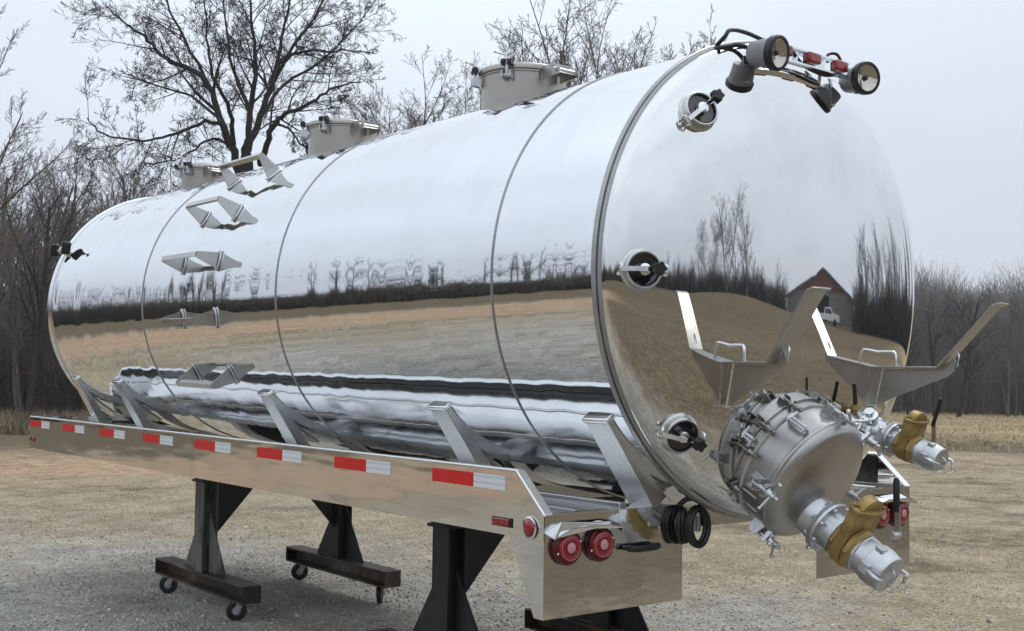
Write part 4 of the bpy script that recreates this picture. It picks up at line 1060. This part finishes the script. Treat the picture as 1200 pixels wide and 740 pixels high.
# ------------------------------------------------------------------ rolling stands
def stand(loc, label, prim):
    e_ = empty('rolling_stand', loc, label, 'stand', 'rolling stands under the tank frame'); ox, oy, oz = loc
    zt_ = -.117; zb = -.783; zb2 = -.884
    m = MB(); m.box((ox, oy, zt_ - .05), .54, .06, .05); m.build('cross_beam', M_black_steel, e_)
    for s in (-1, 1):
        x = ox + s * .48; py = oy
        mm = M_primer if (prim and s < 0) else M_black_steel
        m = MB()   # H-section post
        m.box((x - .045, py, (zt_ - .10 + zb) / 2), .006, .062, (zt_ - .10 - zb) / 2)
        m.box((x + .045, py, (zt_ - .10 + zb) / 2), .006, .062, (zt_ - .10 - zb) / 2)
        m.box((x, py, (zt_ - .10 + zb) / 2), .039, .005, (zt_ - .10 - zb) / 2)
        m.build('post', mm, e_, bevel=.002)
        m = MB(); m.box((x, py, zt_ - .107), .065, .085, .007); m.build('top_plate', M_black_steel, e_)
        m = MB()   # upper gusset toward the middle
        m.prism([(x - s * .052, py - .004, zt_ - .115), (x - s * .36, py - .004, zt_ - .115), (x - s * .052, py - .004, zt_ - .46)], (0, .008, 0))
        m.build('gusset', M_black_steel, e_, smooth=False)
        for k in (-1, 1):
            m = MB(); m.prism([(x - .004, py + k * .063, zb + .002), (x - .004, py + k * .31, zb + .002), (x - .004, py + k * .063, zb + .36)], (.008, 0, 0)); m.build('foot_gusset', mm, e_, smooth=False)
        m = MB()   # channel beam along the tank, open web outward
        hl = .66 if prim else .57; xb = x
        m.box((xb, py, zb - .005), .06, hl, .005); m.box((xb, py, zb2 + .005), .06, hl, .005); m.box((xb + .02, py, (zb + zb2) / 2), .004, hl - .001, (zb - zb2) / 2 - .0105)
        for k in (-1, 1): m.box((xb, py + k * (hl + .003), (zb + zb2) / 2), .06, .003, (zb - zb2) / 2)
        m.build('base_beam', M_stand, e_, bevel=.0015)
        for k in (-1, 1):
            caster(e_, x, py + k * (.52 if prim else .44), zb2, radians({(-1, -1): 118, (-1, 1): 130, (1, 1): 112, (1, -1): 38}[(s, k)]))
    return e_
def caster(par, x, y, ztop, ang):
    fw = Vector((sin(ang), cos(ang), 0)); sd = Vector((fw.y, -fw.x, 0)); r = .060; c = Vector((x, y, GZ + r + .001)) - fw * .022; p0 = Vector((x, y, ztop))
    m = MB(); m.box(p0 - ZZ * .004, fw * .045, sd * .04, ZZ * .0035); m.lathe(p0 - ZZ * .008, -ZZ, [(.001, 0), (.026, 0), (.026, .012), (.001, .012)], 20)
    for s in (-1, 1):
        a = p0 - ZZ * .016 + sd * s * .022
        m.prism([a + fw * .024, a - fw * .022, c + sd * s * .022 - fw * .014 - ZZ * .010, c + sd * s * .022 + fw * .012 - ZZ * .010], sd * s * .003)
    m.tube([c - sd * .028, c + sd * .028], .007, 8)
    cs = m.build('caster', M_caster, par)
    m = MB(); m.lathe(c - sd * .017, sd, [(.026, .002), (r - .012, .0), (r - .003, .003), (r, .010), (r, .024), (r - .003, .031), (r - .012, .034), (.026, .032)], 32)
    m.build('tyre', M_rubber, cs)
    m = MB(); m.lathe(c - sd * .017, sd, [(.001, .001), (.012, .001), (.026, .008), (.026, .026), (.012, .033), (.001, .033)], 24); m.build('wheel_hub', M_caster, cs)
stand((0, 3.97, GZ), 'rolling steel stand with a weathered grey post and rusty base beam under the front half', True)
stand((0, 1.33, GZ), 'black rolling steel stand under the rear of the tank behind the tail lights', False)

# ------------------------------------------------------------------ the damp winter air
M_air = bpy.data.materials.new('damp_air'); M_air.use_nodes = True; t = M_air.node_tree; t.nodes.clear()
vo = t.nodes.new('ShaderNodeVolumePrincipled'); mo = t.nodes.new('ShaderNodeOutputMaterial')
vo.inputs['Color'].default_value = (.95, .965, .99, 1); vo.inputs['Density'].default_value = .0008; vo.inputs['Anisotropy'].default_value = 0
t.links.new(vo.outputs[0], mo.inputs['Volume'])
m = MB(); m.box((1, 4, 22), 460, 460, 26); hz_ = m.build('haze', M_air, None, smooth=False); tag(hz_, 'thin pale winter haze over the fields and woods', 'haze', kind='stuff')

for o in bpy.data.objects:
    if '_off' in o: del o['_off']
